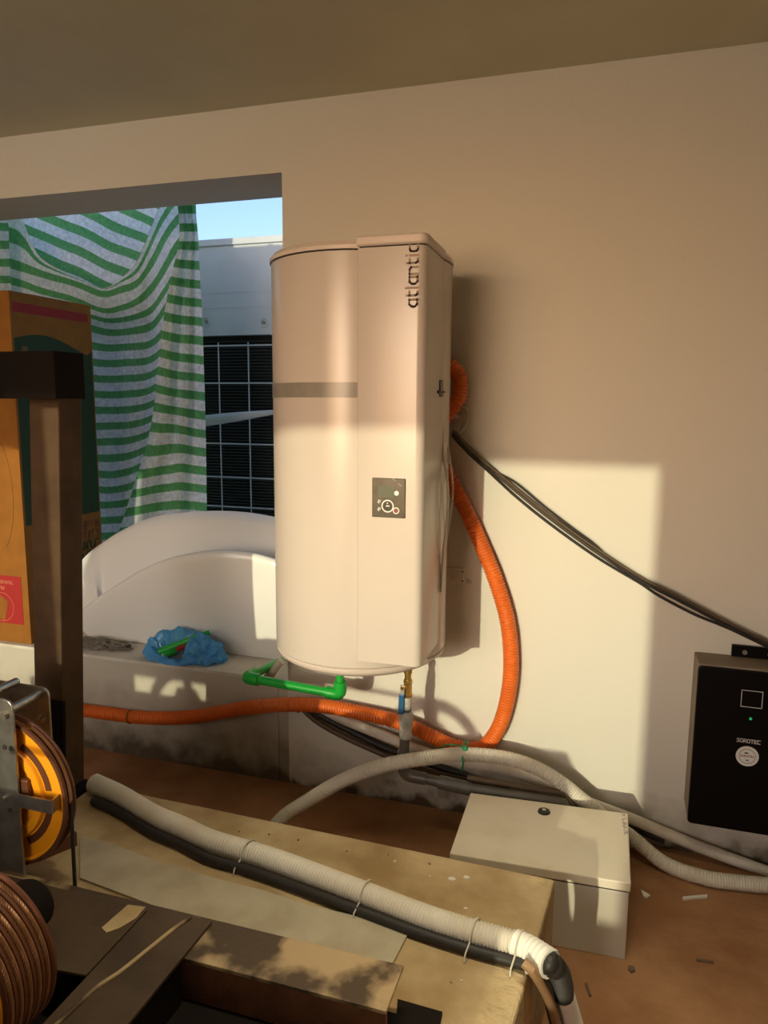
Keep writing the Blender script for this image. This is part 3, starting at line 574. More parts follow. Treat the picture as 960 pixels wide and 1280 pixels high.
pw = [pz(133, 1166, BZ + .0072), pz(127, 1160, BZ + .0072), pz(160, 1131, BZ + .0072), pz(182, 1134, BZ + .0072), pz(170, 1148, BZ + .0072), pz(150, 1160, BZ + .0072)]  # outline of a sunlit spot, laid on the plate as a pale patch
obj('sunlit_patch', MB().prism(pw, [p + Vector((0, 0, .0008)) for p in pw]), 'block_concrete', bpl, label='pale patch standing for sunlight on the plate')
obj('steel_offcut', MB().prism([pz(497, 1252, PZ), pz(494, 1300, PZ), pz(545, 1310, PZ), pz(553, 1268, PZ)], [p + Vector((0, 0, .006)) for p in (pz(497, 1252, PZ), pz(494, 1300, PZ), pz(545, 1310, PZ), pz(553, 1268, PZ))]), 'black_steel', label='small dark steel offcut lying on the plinth near the beam end', cat='plate')

# ------------------------------------------------------------------ steel frame: leaning post and top beam
sf = thing('steel_gantry', 'dark brown square steel post with a black beam across its top', 'gantry', (-1.5, -.75, PZ))
pa_, pb_ = py(38, 600, -.79), py(74, 600, -.79); pd_ = py(79, 1000, -.79); lean = (pd_.x - pb_.x) / (pb_.z - pd_.z)
def pc(z):                                          # corner ring of the slightly leaning post
    s_ = lean * (pb_.z - z)
    return [Vector((x + s_, y, z)) for x, y in ((pa_.x, -.79), (pb_.x, -.79), (pb_.x, -.70), (pa_.x, -.70))]
obj('post', MB().prism(pc(PZ + .013), pc(1.556)), 'post_steel', sf, bevel=.004)
obj('top_beam', MB().box((-2.45, -.90, 1.440), (-1.315, -.792, 1.556)), 'black_steel', sf, bevel=.003)
obj('base_rail', MB().box((-1.52, -1.205, PZ + .0005), (-1.375, -.905, PZ + .040)), 'black_steel', sf, bevel=.003)
obj('foot_plate', MB().box((-1.60, -.90, PZ + .0005), (-1.43, -.695, PZ + .013)), 'black_steel', sf)
a_, b_, c_, d_ = pc(.60)[0], pc(.60)[1], pc(PZ + .013)[1], pc(PZ + .013)[0]
gx = Vector((.030, 0, 0)); gy = Vector((0, -.010, 0))
pl0 = [d_ + gx, c_ + Vector((.012, 0, 0)), b_ + Vector((.012, 0, 0)), a_ + gx * 1.2 + Vector((.006, 0, 0)), a_ + gx + Vector((0, 0, -.008))]
obj('gusset', MB().prism([p + gy for p in pl0], [Vector(p) for p in pl0]), 'black_steel', sf)

# ------------------------------------------------------------------ overspeed governor (galvanised housing, orange wheel)
gv = thing('governor', 'galvanised housing with an orange grooved wheel beside the steel post', 'governor', (-1.33, -1.17, BZ))
def plate(y, x0, x1, z0, z1, r=.02, t=.006):
    b = [(x0, z0), (x1, z0), (x1, z1 - r)] + [(x1 - r + r * cos(a), z1 - r + r * sin(a)) for a in (pi / 6, pi / 3, pi / 2)] + [(x0, z1)]
    return MB().prism([(x, y, z) for x, z in b], [(x, y + t, z) for x, z in b])
fp = obj('front_plate', plate(-1.225, -1.46, -1.188, BZ + .007, .808), 'galvanised', gv, bevel=.001)
rp = obj('rear_plate', plate(-1.058, -1.50, -1.247, .342, .765), 'galvanised', gv, bevel=.001)
for x, z in ((-1.205, .775), (-1.222, .772)): obj('bolt', MB().cyl((x, -1.225, z), (x, -1.235, z), .008, seg=6), 'bolt_steel', fp)
for x, z in ((-1.215, .70), (-1.198, .70), (-1.213, .555), (-1.24, .70)): obj('hole', MB().cyl((x, -1.225, z), (x, -1.2262, z), .006, seg=12), 'dark_gap', fp)
for x, z in ((-1.275, .69), (-1.262, .685)): obj('bolt', MB().cyl((x, -1.058, z), (x, -1.066, z), .006, seg=6), 'bolt_steel', rp)
for x, z in ((-1.275, .752), (-1.34, .775)): obj('spacer_bar', MB().cyl((x + .05, -1.219, z + .018), (x, -1.058, z - .006), .010, seg=14), 'galvanised', gv, smooth=40)
GC = (-1.255, -1.190, .581); GR = .174
obj('wheel', MB().lathe([(.001, -.016), (.05, -.016), (.05, -.010), (.088, -.010), (.092, -.016), (.110, -.016), (.114, -.008), (.160, -.008), (.163, -.014), (GR - .006, -.014), (GR - .006, .012), (.001, .012)], GC, 'y', 72), 'wheel_orange', gv, smooth=35, label='bright orange governor wheel')
obj('rim', MB().lathe([(GR - .008, -.016), (GR, -.016), (GR + .001, -.010), (GR - .006, -.002), (GR - .006, .004), (GR + .001, .010), (GR, .016), (GR - .008, .016)], GC, 'y', 72), 'wheel_groove', gv, smooth=35)
sl_ = MB()
for a0 in (.15, 1.35, 2.7, 4.0, 5.2):
    vs = []; 
    for k in range(9):
        a = a0 + .95 * k / 8
        for r in (.117, .134): vs.append(Vector(GC) + Vector((r * cos(a), -.0085, r * sin(a))))
    sl_.add(vs, [(2 * k, 2 * k + 1, 2 * k + 3, 2 * k + 2) for k in range(8)])
obj('slot', sl_, 'wheel_groove', gv, kind='stuff')
obj('flyweight', MB().box((GC[0] + .05, GC[1] - .026, GC[2] - .01), (GC[0] + .085, GC[1] - .012, GC[2] + .045)), 'wheel_groove', gv, bevel=.004)
tk = MB()
for k in range(60):
    a = .0 + 1.1 * k / 60
    p = Vector(GC) + Vector(((GR - .001) * cos(a), 0, (GR - .001) * sin(a))); tdir = Vector((-sin(a), 0, cos(a)))
    tk.cyl(p - tdir * .003 + Vector((0, -.004, 0)), p + tdir * .003 + Vector((0, .004, 0)), .0022, seg=5)
obj('rope_strand', tk, 'wire_rope', gv, kind='stuff')
def strap(pts, h, t):
    mb = MB()
    for a, b in zip(pts[:-1], pts[1:]):
        a, b = Vector(a), Vector(b); d = (b - a).normalized(); n = Vector((-d.y, d.x, 0)) * t
        mb.prism([a, b, b + n, a + n], [a + Vector((0, 0, h)), b + Vector((0, 0, h)), b + n + Vector((0, 0, h)), a + n + Vector((0, 0, h))])
    return mb
obj('guard_strap', strap([(-1.40, -1.2275, .568), (-1.098, -1.2275, .568), (-1.1085, -1.158, .568), (-1.1085, -1.153, .568)], .030, .003), 'galvanised', gv, label='bent galvanised rope guard')
obj('strap_bolt', MB().cyl((-1.222, -1.2275, .583), (-1.222, -1.236, .583), .007, seg=6), 'bolt_steel', gv)
rx = GC[0] + GR - .002
obj('governor_rope', MB().tube([(rx, GC[1], GC[2]), (rx, GC[1], .50), (rx - .002, GC[1], PZ + .0105)], .0042, 8), 'black_rubber', smooth=50, label='thin dark steel rope hanging down from the orange governor wheel', cat='rope')
obj('bracket_stub', MB().prism([(-1.30, -1.17, BZ), (-1.20, -1.17, BZ), (-1.16, -1.09, BZ), (-1.30, -1.05, BZ)], [(-1.30, -1.17, BZ + .02), (-1.20, -1.17, BZ + .02), (-1.16, -1.09, BZ + .035), (-1.30, -1.05, BZ + .03)]), 'rusty_steel', gv)

# ------------------------------------------------------------------ rope sheave, lower left
SCn = Vector((-.955, -1.645, .545)); SR = .143
sh = thing('rope_sheave', 'grooved traction wheel wound with steel ropes in the lower left corner', 'wheel', (SCn.x, SCn.y, .41))
NG, GP = 5, .0185
prof = [(SR - .032, 0), (SR - .006, 0)]
for k in range(NG):
    y = k * GP
    prof += [(SR, y + .002), (SR, y + .0035), (SR - .009, y + .006), (SR - .009, y + .0135), (SR, y + .0165)]
prof += [(SR + .003, NG * GP + .002), (SR + .003, NG * GP + .006), (SR - .032, NG * GP + .006), (SR - .032, 0)]
obj('drum', MB().lathe(prof, SCn, 'y', 96), 'wheel_groove', sh, smooth=30)
obj('face_ring', MB().lathe([(SR - .032, -.004), (SR - .008, -.004), (SR - .008, .0), (SR - .032, .0), (SR - .032, -.004)], SCn, 'y', 72), 'wheel_orange', sh, smooth=35, label='orange painted front face')
obj('hub', MB().cyl(SCn + Vector((0, -.01, 0)), SCn + Vector((0, NG * GP, 0)), .046), 'wheel_orange', sh, smooth=40)
for a in (radians(90), radians(210), radians(330)):
    d = Vector((cos(a), 0, sin(a))); n = Vector((-sin(a), 0, cos(a))) * .017
    b = [SCn + d * .04 - n, SCn + d * (SR - .030) - n, SCn + d * (SR - .030) + n, SCn + d * .04 + n]
    obj('spoke', MB().prism(b, [p + Vector((0, .06, 0)) for p in b]), 'wheel_orange', sh)
for k in range(NG):
    y = SCn.y + k * GP + .0098; R_ = SR - .0035
    mb = MB(); n = 240; an = [-.9 + 3.4 * i / n for i in range(n + 1)]
    for sidx in range(6):                          # six strands laid as a helix
        pts = []
        for i, a in enumerate(an):
            ph_ = sidx * pi / 3 + i * .36; rr = R_ + .0036 * cos(ph_)
            pts.append(Vector((SCn.x + rr * cos(a), y + .0036 * sin(ph_), SCn.z + rr * sin(a))))
        mb.tube(pts, .0021, 5, cap=False)
    obj('wire_rope', mb, 'wire_rope', sh, smooth=60, kind='stuff')
obj('shaft', MB().lathe([(.001, .0), (.045, .0), (.045, .205), (.040, .213), (.001, .213)], SCn, 'y', 36), 'black_steel', sh, smooth=40)
obj('bearing_block', MB().box((SCn.x - .07, SCn.y + .13, BZ + .009), (SCn.x + .02, SCn.y + .19, SCn.z)), 'black_steel', sh, bevel=.006)
obj('white_rag', MB().ball((-.955, -1.72, .021), .07, .06, .02), 'white_tape', smooth=60, label='small white rag on the floor under the beams', cat='rag')

# ------------------------------------------------------------------ cardboard box on the sill
cbx = thing('cardboard_box', 'tall brown printed cardboard box standing upside down on the window sill', 'box', (-2.6, .25, SILL))
BX0, BX1, BY0, BY1, BT = -2.92, -2.32, .02, .50, 1.868
obj('carton', MB().box((BX0, BY0, SILL + .001), (BX1, BY1, BT)), 'cardboard', cbx, bevel=.004)
X = BX1 + .0006
def side(pts, m, name='print', **k): return obj(name, MB().prism([(BX1, y, z) for y, z in pts], [(X, y, z) for y, z in pts]), m, cbx, **k)
side([(.03, 1.788), (.475, 1.788), (.475, 1.826), (.03, 1.826)], 'print_red', 'red_band')
gp_ = [(.03, .92), (.49, .92), (.49, 1.66)] + [(.49 - .46 * k / 14, 1.66 + .035 * sin(k / 14 * pi * 1.25 - .9) + .02 * k / 14) for k in range(1, 15)]
side(gp_, 'print_green', 'green_panel')
X += .0006
side([(.07, 1.48), (.10, 1.48), (.10, 1.655), (.07, 1.655)], 'print_brown', 'pale_mark')
rb = random.Random(9)
for k in range(5):
    obj('faded_print', strokes_mb(marks(11, .026, .034, rb), .007, frame_m((BX1, .475, .885 - .047 * k), (0, -1, 0), (0, 0, -1)), .0008), ('print_orange', 'print_orange', 'print_green', 'print_green', 'print_red')[k], cbx, kind='stuff')
rs = obj('red_label', MB().box((-2.55, BY0 - .0012, .495), (-2.352, BY0, .703)), 'sticker_red', cbx, label='red handling label printed upside down')
for body, z, sz in (('TRANSPORT', .676, .021), ('FRAGILE', .650, .021)):
    obj('label_text', text_mb(body, sz, frame_m((-2.394, BY0 - .0018, z), (-1, 0, 0), (0, 0, -1)), .0004, .0004, 'LEFT') if body == 'TRANSPORT' else text_mb(body, sz, frame_m((-2.441, BY0 - .0018, z), (-1, 0, 0), (0, 0, -1)), .0004, .0004, 'LEFT'), 'sticker_print', rs, kind='stuff')
obj('label_ring', ring((-2.462, BY0 - .0012, .566), .062, .002, .0006, 48), 'sticker_print', rs)
pg = [(-2.49, .52), (-2.45, .505), (-2.427, .59), (-2.46, .612), (-2.50, .60)]
obj('label_symbol', MB().prism([(x, BY0 - .0012, z) for x, z in pg], [(x, BY0 - .002, z) for x, z in pg]), 'cardboard', rs)
obj('pencil_mark', MB().tube([(-2.335 - .19 * (1 - cos(a)) * .45 - .03, BY0 - .0008, 1.05 + .24 * sin(a)) for a in [-1.2 + 2.4 * k / 24 for k in range(25)]], .0008, 5), 'print_brown', cbx)
obj('tape_edge', MB().box((BX1 - .02, BY0 - .001, .415), (BX1 + .001, BY0 + .01, 1.86)), 'cardboard', cbx)

# ------------------------------------------------------------------ white bathtub outside the window
tb = thing('bathtub', 'white acrylic bathtub with a curved raised back behind the curb', 'bathtub', (-1.7, .3, SILL))
NC = [(88, 795, .24), (97, 772, .16), (113, 756, .13), (150, 731, .12), (185, 711, .12), (225, 698, .12), (270, 692, .12), (310, 695, .12), (340, 703, .12), (362, 712, .125)]
FC = [(90, 740, .25), (99, 708, .28), (113, 690, .33), (150, 665, .38), (190, 648, .41), (240, 641, .42), (285, 640, .42), (318, 643, .42), (345, 648, .40), (366, 655, .34)]
BXs = [-2.19, -2.16, -2.11, -1.97, -1.83, -1.67, -1.50, -1.35, -1.25, -1.16]
def resamp(P, n):
    P = [Vector(p) for p in P]; out = []
    for k in range(n):
        t = k * (len(P) - 1) / (n - 1); i = min(int(t), len(P) - 2); u = t - i
        p0 = P[i - 1] if i else P[0] * 2 - P[1]; p1, p2 = P[i], P[i + 1]; p3 = P[i + 2] if i + 2 < len(P) else P[-1] * 2 - P[-2]
        out.append(.5 * ((2 * p1) + (p2 - p0) * u + (2 * p0 - 5 * p1 + 4 * p2 - p3) * u * u + (3 * p1 - p0 - 3 * p2 + p3) * u ** 3))
    return out
NS = 60
Nn = resamp([py(*p) for p in NC], NS); Ff = resamp([py(*p) for p in FC], NS); Bb = resamp([(x, 0, 0) for x in BXs], NS)
outer, inner = MB(), MB(); NV = 14
ov, inv_ = [], []
for k in range(NS):
    n_, f_, bx = Nn[k], Ff[k], Bb[k].x
    e = min(1, min(k, NS - 1 - k) / 6)
    zb = SILL + .002; yb0, yb1 = .185 + .08 * (1 - e), .33 - .03 * (1 - e)
    # outer near wall from sill up to the rolled rim
    for j in range(NV):
        t = j / (NV - 1); bul = sin(t * pi) * .035
        ov.append(Vector((bx + (n_.x - bx) * t, yb0 + (n_.y - yb0) * t ** 1.3 - bul * .4, zb + (n_.z - zb) * t)))
    # across the rim
    ov.append(n_ + Vector((0, .008, .010))); ov.append(n_ + Vector((0, .022, .011))); ov.append(n_ + Vector((0, .032, .004)))
    # inside basin
    for j in range(1, 13):
        t = j / 13; s_ = n_ + Vector((0, .034, -.004)); p = s_.lerp(f_, t)
        dip = sin(pi * min(1, t * 1.25)) if t < .8 else sin(pi) + 0
        dep = .22 * e * (1 - abs(2 * t - .75)) if t < .875 else 0
        p.z -= max(0, dep * 1.1) * (1 if n_.z > .6 else .5)
        ov.append(p)
    ov.append(f_ + Vector((0, -.006, -.002))); ov.append(f_ + Vector((0, .004, .004))); ov.append(f_ + Vector((0, .014, -.006)))
    for j in range(1, 7):
        t = j / 6; ov.append(Vector((f_.x + (bx - f_.x) * t, f_.y + .014 + (yb1 - f_.y) * t, f_.z - .006 + (zb - f_.z + .006) * t)))
M_ = len(ov) // NS
outer.add(ov, [(k * M_ + j, (k + 1) * M_ + j, (k + 1) * M_ + (j + 1) % M_, k * M_ + (j + 1) % M_) for k in range(NS - 1) for j in range(M_)] + [tuple(range(M_)), tuple(range((NS - 1) * M_, NS * M_))[::-1]])
obj('shell', outer, 'tub_acrylic', tb, smooth=70)

# ------------------------------------------------------------------ blue bag with green pipe offcuts
bgp = pz(228, 822, SILL)
bag = thing('plastic_bag', 'crumpled blue plastic bag holding green pipe offcuts on the curb', 'bag', (bgp.x, bgp.y, SILL))
def crumple(d, seed): return noise.noise(d * 2.0 + Vector((seed, 0, 0))) + .8 * abs(noise.noise(d * 4.5 + Vector((0, seed, 0)))) - .5 * abs(noise.noise(d * 9 + Vector((0, 0, seed))))
def blob(c, rx, ry, rz, seed, amp=.3, seg=44, rings=24):
    vs = []; c = Vector(c)
    for j in range(rings + 1):
        p = pi * j / rings
        for k in range(seg):
            a = 2 * pi * k / seg; d = Vector((sin(p) * cos(a), sin(p) * sin(a), cos(p))); s_ = 1 + amp * crumple(d, seed)
            q = Vector((d.x * rx * s_, d.y * ry * s_, d.z * rz * s_)) + c
            q.z = max(q.z, SILL + .001); vs.append(q)
    return MB().add(vs, [(j * seg + k, j * seg + (k + 1) % seg, (j + 1) * seg + (k + 1) % seg, (j + 1) * seg + k) for j in range(rings) for k in range(seg)])
rg = blob((-2.06, .085, SILL + .012), .085, .040, .022, 2.2, .5, 30, 16)
ra2 = blob((-1.94, .095, SILL + .010), .060, .032, .018, 6.1, .5, 26, 14)
rt = thing('rag', 'dirty grey rag squeezed between bathtub and curb', 'rag', (-2.0, .09, SILL))
obj('fold', rg, 'rag_grey', rt, smooth=30); obj('fold', ra2, 'rag_grey', rt, smooth=30)
# pouch: a crumpled ring of film rolled around an open middle
bc = Vector((pz(214, 828, SILL).x, .068, SILL)); vs = []; NSG, NRG = 72, 16
for k in range(NSG):
    a = 2 * pi * k / NSG; hgt = .034 + .024 * sin(a) + .008 * noise.noise(Vector((k * .35, 2, 0)))
    for j in range(NRG):
        b = 2 * pi * j / NRG; w = 1 + .40 * crumple(Vector((cos(a) * 1.2 + .4 * cos(b), sin(a) * 1.2, .4 * sin(b))), 4.2)
        R1, R2 = .112 + .030 * cos(b) * w, .058 + .026 * cos(b) * w
        q = bc + Vector((R1 * cos(a), R2 * sin(a) * 1.0, hgt + hgt * .92 * sin(b) * w)); q.z = max(q.z, SILL + .001); vs.append(q)
obj('pouch', MB().add(vs, [(k * NRG + j, ((k + 1) % NSG) * NRG + j, ((k + 1) % NSG) * NRG + (j + 1) % NRG, k * NRG + (j + 1) % NRG) for k in range(NSG) for j in range(NRG)]), 'blue_film', bag, smooth=22)
b1 = pz(254, 822, SILL)
obj('bunched_neck', blob((b1.x + .02, .072, SILL + .045), .062, .058, .062, 8.7, .42), 'blue_film', bag, smooth=22)
pc_ = pz(274, 822, SILL)
obj('bag_end', blob((pc_.x, .075, SILL + .036), .055, .045, .045, 5.3, .45, 32, 18), 'blue_film', bag, smooth=22)
pp = [((187, 811), (243, 793), .0135, .085), ((199, 815), (246, 797), .0150, .055), ((204, 820), (220, 814), .0115, .03), ((236, 800), (262, 790), .010, .06)]
for k, (a, b, r, y0) in enumerate(pp):
    a_, b_ = py(*a, y0), py(*b, y0 + .05)
    pt = thing('pipe_offcut', ('long green pipe offcut at the back of the blue bag', 'long green pipe offcut in front in the blue bag', 'short green pipe stub at the near edge of the blue bag', 'green pipe end poking out at the bag top')[k], 'pipe', a_, 'green pipe offcuts in the blue bag')
    obj('pipe', MB().cyl(a_, b_, r, seg=18), 'green_ppr', pt, smooth=40)
    d = (b_ - a_).normalized(); obj('bore', MB().cyl(a_ - d * .0015, a_ + d * .001, r * .78, seg=16), 'pipe_bore', pt)
ra, rb = py(221, 812, .05), py(239, 805, .07)
obj('red_handle', MB().cyl(ra, rb, .010, seg=12), 'print_red', smooth=40, label='red plastic handle among the green pipes in the bag', cat='tool')

# ------------------------------------------------------------------ outdoor unit
AY = 1.5; K = (AY + 2.4) / 3.35; ax0, ax1 = -3.1, -1.45
ac = thing('outdoor_unit', 'grey outdoor air conditioning unit with a black wire-guarded coil', 'air conditioner', (-2.3, AY + .3, SILL))
zt, zc, zb_ = 2.345, 1.82, .72
obj('top_cover', MB().box((ax0 - .01, AY - .012, zt - .025), (ax1 + .01, AY + .7, zt + .012)), 'unit_panel', ac, bevel=.004)
obj('upper_panel', MB().box((ax0, AY, zc), (ax1, AY + .68, zt - .025)), 'unit_panel', ac)
for z in (zc + .155, zc + .238): obj('panel_groove', MB().box((ax0, AY - .0015, z), (ax1, AY, z + .004)), 'unit_panel', ac)
for x, y in ((258, 402), (330, 403)): p = py(x, y, AY); obj('screw_cup', MB().lathe([(.02, -.003), (.026, -.006), (.03, 0)], p, 'y', 20), 'unit_panel', ac, smooth=50); obj('screw', MB().cyl(p, p + Vector((0, -.006, 0)), .010, seg=12), 'bolt_steel', ac)
obj('coil_box', MB().box((ax0, AY + .06, zb_ - .1), (ax1, AY + .66, zc)), 'unit_black', ac)
obj('bottom_panel', MB().box((ax0, AY, zb_ - .1), (ax1, AY + .06, zb_)), 'unit_panel', ac)
fm = MB(); z = zb_ + .02
while z < zc - .03: fm.box((ax0 + .02, AY + .035, z), (ax1 - .02, AY + .058, z + .006)); z += .018
obj('coil_fins', fm, 'unit_fin', ac, kind='stuff')
for k in range(9):
    x = (-1.929 + .167 * (k - 4)) * K; 
    if ax0 < x < ax1: obj('guard_wire', MB().cyl((x, AY + .004, zb_), (x, AY + .004, zc - .04), .0044, seg=6), 'unit_wire', ac)
for y in (432, 479, 555, 597, 634, 675): z = py(300, y, AY).z; obj('guard_wire', MB().cyl((ax0, AY - .003, z), (ax1, AY - .003, z), .0044, seg=6), 'unit_wire', ac)
for x in (ax0 + .1, ax1 - .2):
    for y in (AY + .05, AY + .55): obj('foot', MB().box((x, y, SILL), (x + .08, y + .08, zb_ - .1)), 'unit_black', ac)
e0, e1 = py(240, 528, 1.2), py(352, 514, 1.2)
obj('white_tapered_tube', MB().tube([e0, e0.lerp(e1, .5), e0.lerp(e1, .9), e1], .026, 16, [.033, .026, .013, .009]), 'unit_panel', smooth=50, label='pale tapered plastic tube crossing in front of the outdoor unit', cat='tube')
obj('tube_prop', MB().cyl((e0.x - .2, 1.2, SILL), (e0.x - .2, 1.2, e0.z + .02), .014, seg=12).cyl((e0.x - .2, 1.2, e0.z), e0, .014, seg=12), 'unit_panel', smooth=40, label='thin pale pole behind the striped curtain', cat='pole')

# ------------------------------------------------------------------ striped cloth
cu = thing('striped_curtain', 'green and white striped cloth draped over the outside of the window', 'curtain', (-2.3, .62, .8))
def sheet(name, rows, nu=40, nv=60, ripple=.0, seed=0.0):
    # rows: list of rows from top to bottom, each a list of (px, py, depth, stripe)
    R_ = [resamp4(r, nu) for r in rows]
    cols = [resamp4([R_[i][k] for i in range(len(rows))], nv) for k in range(nu)]
    vs, st_ = [], []
    for j in range(nv):
        for k in range(nu):
            x, y, d, s_ = cols[k][j]
            d += ripple * noise.noise(Vector((x / 24, y / 130, seed))) + ripple * .3 * noise.noise(Vector((x / 9, y / 30, seed + 4)))
            vs.append(py(x, y, d)); st_.append(s_ + .12 * noise.noise(Vector((x / 40, y / 60, seed + 9))))
    fs = [(j * nu + k, j * nu + k + 1, (j + 1) * nu + k + 1, (j + 1) * nu + k) for j in range(nv - 1) for k in range(nu - 1)]
    o = obj(name, MB().add(vs, fs), 'striped_cloth', cu, smooth=180, fixn=False)
    at = o.data.attributes.new('stripe', 'FLOAT', 'POINT')
    for i, s_ in enumerate(st_): at.data[i].value = s_
    return o
def resamp4(P, n):
    out = []
    for k in range(n):
        t = k * (len(P) - 1) / (n - 1); i = min(int(t), len(P) - 2); u = t - i; q = []
        for c in range(4):
            p1, p2 = P[i][c], P[i + 1][c]; p0 = P[i - 1][c] if i else 2 * p1 - p2; p3 = P[i + 2][c] if i + 2 < len(P) else 2 * p2 - p1
            q.append(.5 * ((2 * p1) + (p2 - p0) * u + (2 * p0 - 5 * p1 + 4 * p2 - p3) * u * u + (3 * p1 - p0 - 3 * p2 + p3) * u ** 3))
        out.append(q)
    return out
sA = lambda x, y: (y - .45 * x) / 26.5
rowsA = []
for y in (215, 255, 290, 325, 360, 395): rowsA.append([(x, y + (.05 * (x - 100)), .95 + .01 * ((x // 40) % 2), sA(x, y + .05 * (x - 100))) for x in (-60, -10, 40, 90, 140, 180, 212)])
sheet('back_panel', rowsA, ripple=.03, seed=1)
# swag: left end high, sweeping through a trough and up to the gathered point, then hanging as the middle panel
def sB(x, k): return k
L_ = [(-60, 240), (-60, 262), (-60, 290), (-60, 330), (-60, 372), (-60, 420), (-60, 470), (-60, 540), (-60, 610), (-60, 700)]
rows = []
prof_ = [  # (points across), stripe index at that row
    ([(-60, 255), (10, 262), (28, 276), (43, 311), (60, 329), (100, 349), (130, 360), (152, 347), (170, 328), (186, 292), (198, 262), (215, 235), (236, 222)], .45),
    ([(-60, 300), (10, 322), (30, 329), (45, 335), (62, 341), (100, 353), (130, 364), (152, 358), (172, 348), (190, 318), (206, 290), (222, 268), (242, 246)], 2),
    ([(-60, 325), (10, 345), (30, 351), (45, 357), (62, 362), (100, 374), (130, 385), (152, 381), (172, 371), (190, 352), (205, 327), (220, 303), (240, 280)], 3),
    ([(-60, 345), (10, 366), (30, 371), (45, 376), (62, 380), (100, 388), (130, 397), (152, 396), (172, 391), (190, 382), (204, 362), (218, 338), (238, 310)], 4),
    ([(-60, 370), (10, 388), (30, 392), (45, 394), (62, 397), (100, 402), (130, 410), (152, 411), (172, 408), (190, 402), (202, 388), (216, 366), (236, 340)], 5),
    ([(-60, 410), (10, 418), (30, 420), (45, 421), (62, 423), (100, 426), (130, 430), (152, 430), (172, 429), (188, 425), (200, 415), (214, 396), (234, 370)], 6),
    ([(-60, 466), (10, 466), (30, 466), (45, 466), (62, 466), (100, 468), (130, 469), (152, 469), (172, 468), (186, 465), (198, 458), (211, 445), (230, 420)], 8),
    ([(-60, 527), (10, 527), (30, 527), (45, 527), (62, 527), (100, 528), (130, 529), (152, 528), (168, 526), (181, 523), (193, 517), (205, 506), (222, 490)], 11),
    ([(-60, 586), (10, 586), (30, 586), (45, 586), (62, 586), (100, 587), (130, 588), (148, 587), (162, 585), (174, 581), (185, 575), (197, 566), (212, 555)], 14),
    ([(-60, 645), (10, 645), (30, 645), (45, 645), (62, 645), (100, 646), (125, 647), (142, 646), (155, 645), (166, 642), (176, 638), (188, 632), (202, 625)], 17),
    ([(-60, 705), (10, 705), (30, 705), (45, 705), (62, 705), (100, 705), (122, 705), (136, 704), (148, 703), (158, 701), (168, 698), (178, 694), (192, 690)], 20)]
dd = [.84, .85, .83, .81, .82, .80, .83, .84, .81, .83, .79, .78, .78]
for pts, s_ in prof_: rows.append([(p[0], p[1], dd[i], s_) for i, p in enumerate(pts)])
sheet('middle_panel', rows, 90, 110, .02, 2)
rows = []
tops = [(240, 228), (236, 300), (214, 345), (204, 400), (198, 460), (190, 530), (176, 590), (160, 630), (140, 700)]
rgt = [(240, 228), (246, 300), (250, 345), (252, 400), (254, 460), (256, 530), (258, 590), (259, 640), (262, 700)]
tops[0] = (200, 228); tops[1] = (198, 290)
tops = [(214, 222), (222, 258), (224, 300), (214, 345), (204, 400), (197, 460), (189, 530), (172, 592), (150, 660), (138, 700)]
rgt = [(246, 225), (245, 262), (248, 300), (250, 345), (253, 400), (255, 460), (257, 530), (258, 592), (259, 655), (261, 700)]
fold = [.73, .725, .72, .71, .70, .695, .69, .685, .68, .68]
for i, (a, b) in enumerate(zip(tops, rgt)):
    r = []
    for k, t in enumerate((0, .22, .45, .62, .8, 1)):
        x = a[0] + (b[0] - a[0]) * t; y = a[1] + (b[1] - a[1]) * t + (-4 if k == 1 else 0)
        tilt = (x - 230) * (.16 if y > 300 else .05)
        bow = -.35 * max(0, 225 - x) * (1 if y > 560 else 0) * -.9
        r.append((x, y, fold[i] + (.0, -.03, .025, -.02, .03, .0)[k], (y - tilt - bow) / 23.2))
    rows.append(r)
sheet('right_panel', rows, 50, 110, .015, 3)
rows = []
for i, y in enumerate((235, 270, 300, 330, 360, 385)):
    rows.append([(-60, y, .75, (y + 5) / 21.5), (-20, y, .74, y / 21.5), (2, y, .75, y / 21.5), (9 + i * 1.2, y + 2, .77, (y + 2) / 21.5)])
sheet('left_panel', rows, 16, 40, .01, 4)
obj('hem_rod', MB().cyl((-4.2, .82, 2.66), (-1.70, .82, 2.66), .012, seg=10), 'bolt_steel', cu)

# ------------------------------------------------------------------ floor litter on the right
for nm, pts, m, lb in (('plaster_chip', [(801, 1114), (813, 1121), (808, 1124), (804, 1122)], 'curb_plaster', 'small pale chip on the red floor beside the cabinet'), ('plaster_sliver', [(853, 1123), (884, 1120), (884, 1123), (854, 1126)], 'curb_plaster', 'thin pale sliver lying on the red floor at the right'),
                   ('dark_twig', [(870, 1200), (892, 1203), (892, 1205), (870, 1202)], 'clay', 'thin dark twig on the red floor at the lower right'), ('clay_crumb', [(785, 1209), (792, 1210), (794, 1215), (789, 1217), (785, 1213)], 'clay', 'dark crumb of clay on the floor near the cabinet foot'), ('floor_stick', [(731, 1231), (734, 1230), (739, 1246), (737, 1247)], 'clay', 'short dark stick on the floor right of the white taped hose')):
    q = [pz(*p, 0) for p in pts]
    obj(nm, MB().prism([p + Vector((0, 0, .0005)) for p in q], [p + Vector((0, 0, .006)) for p in q]), m, label=lb, cat='debris')

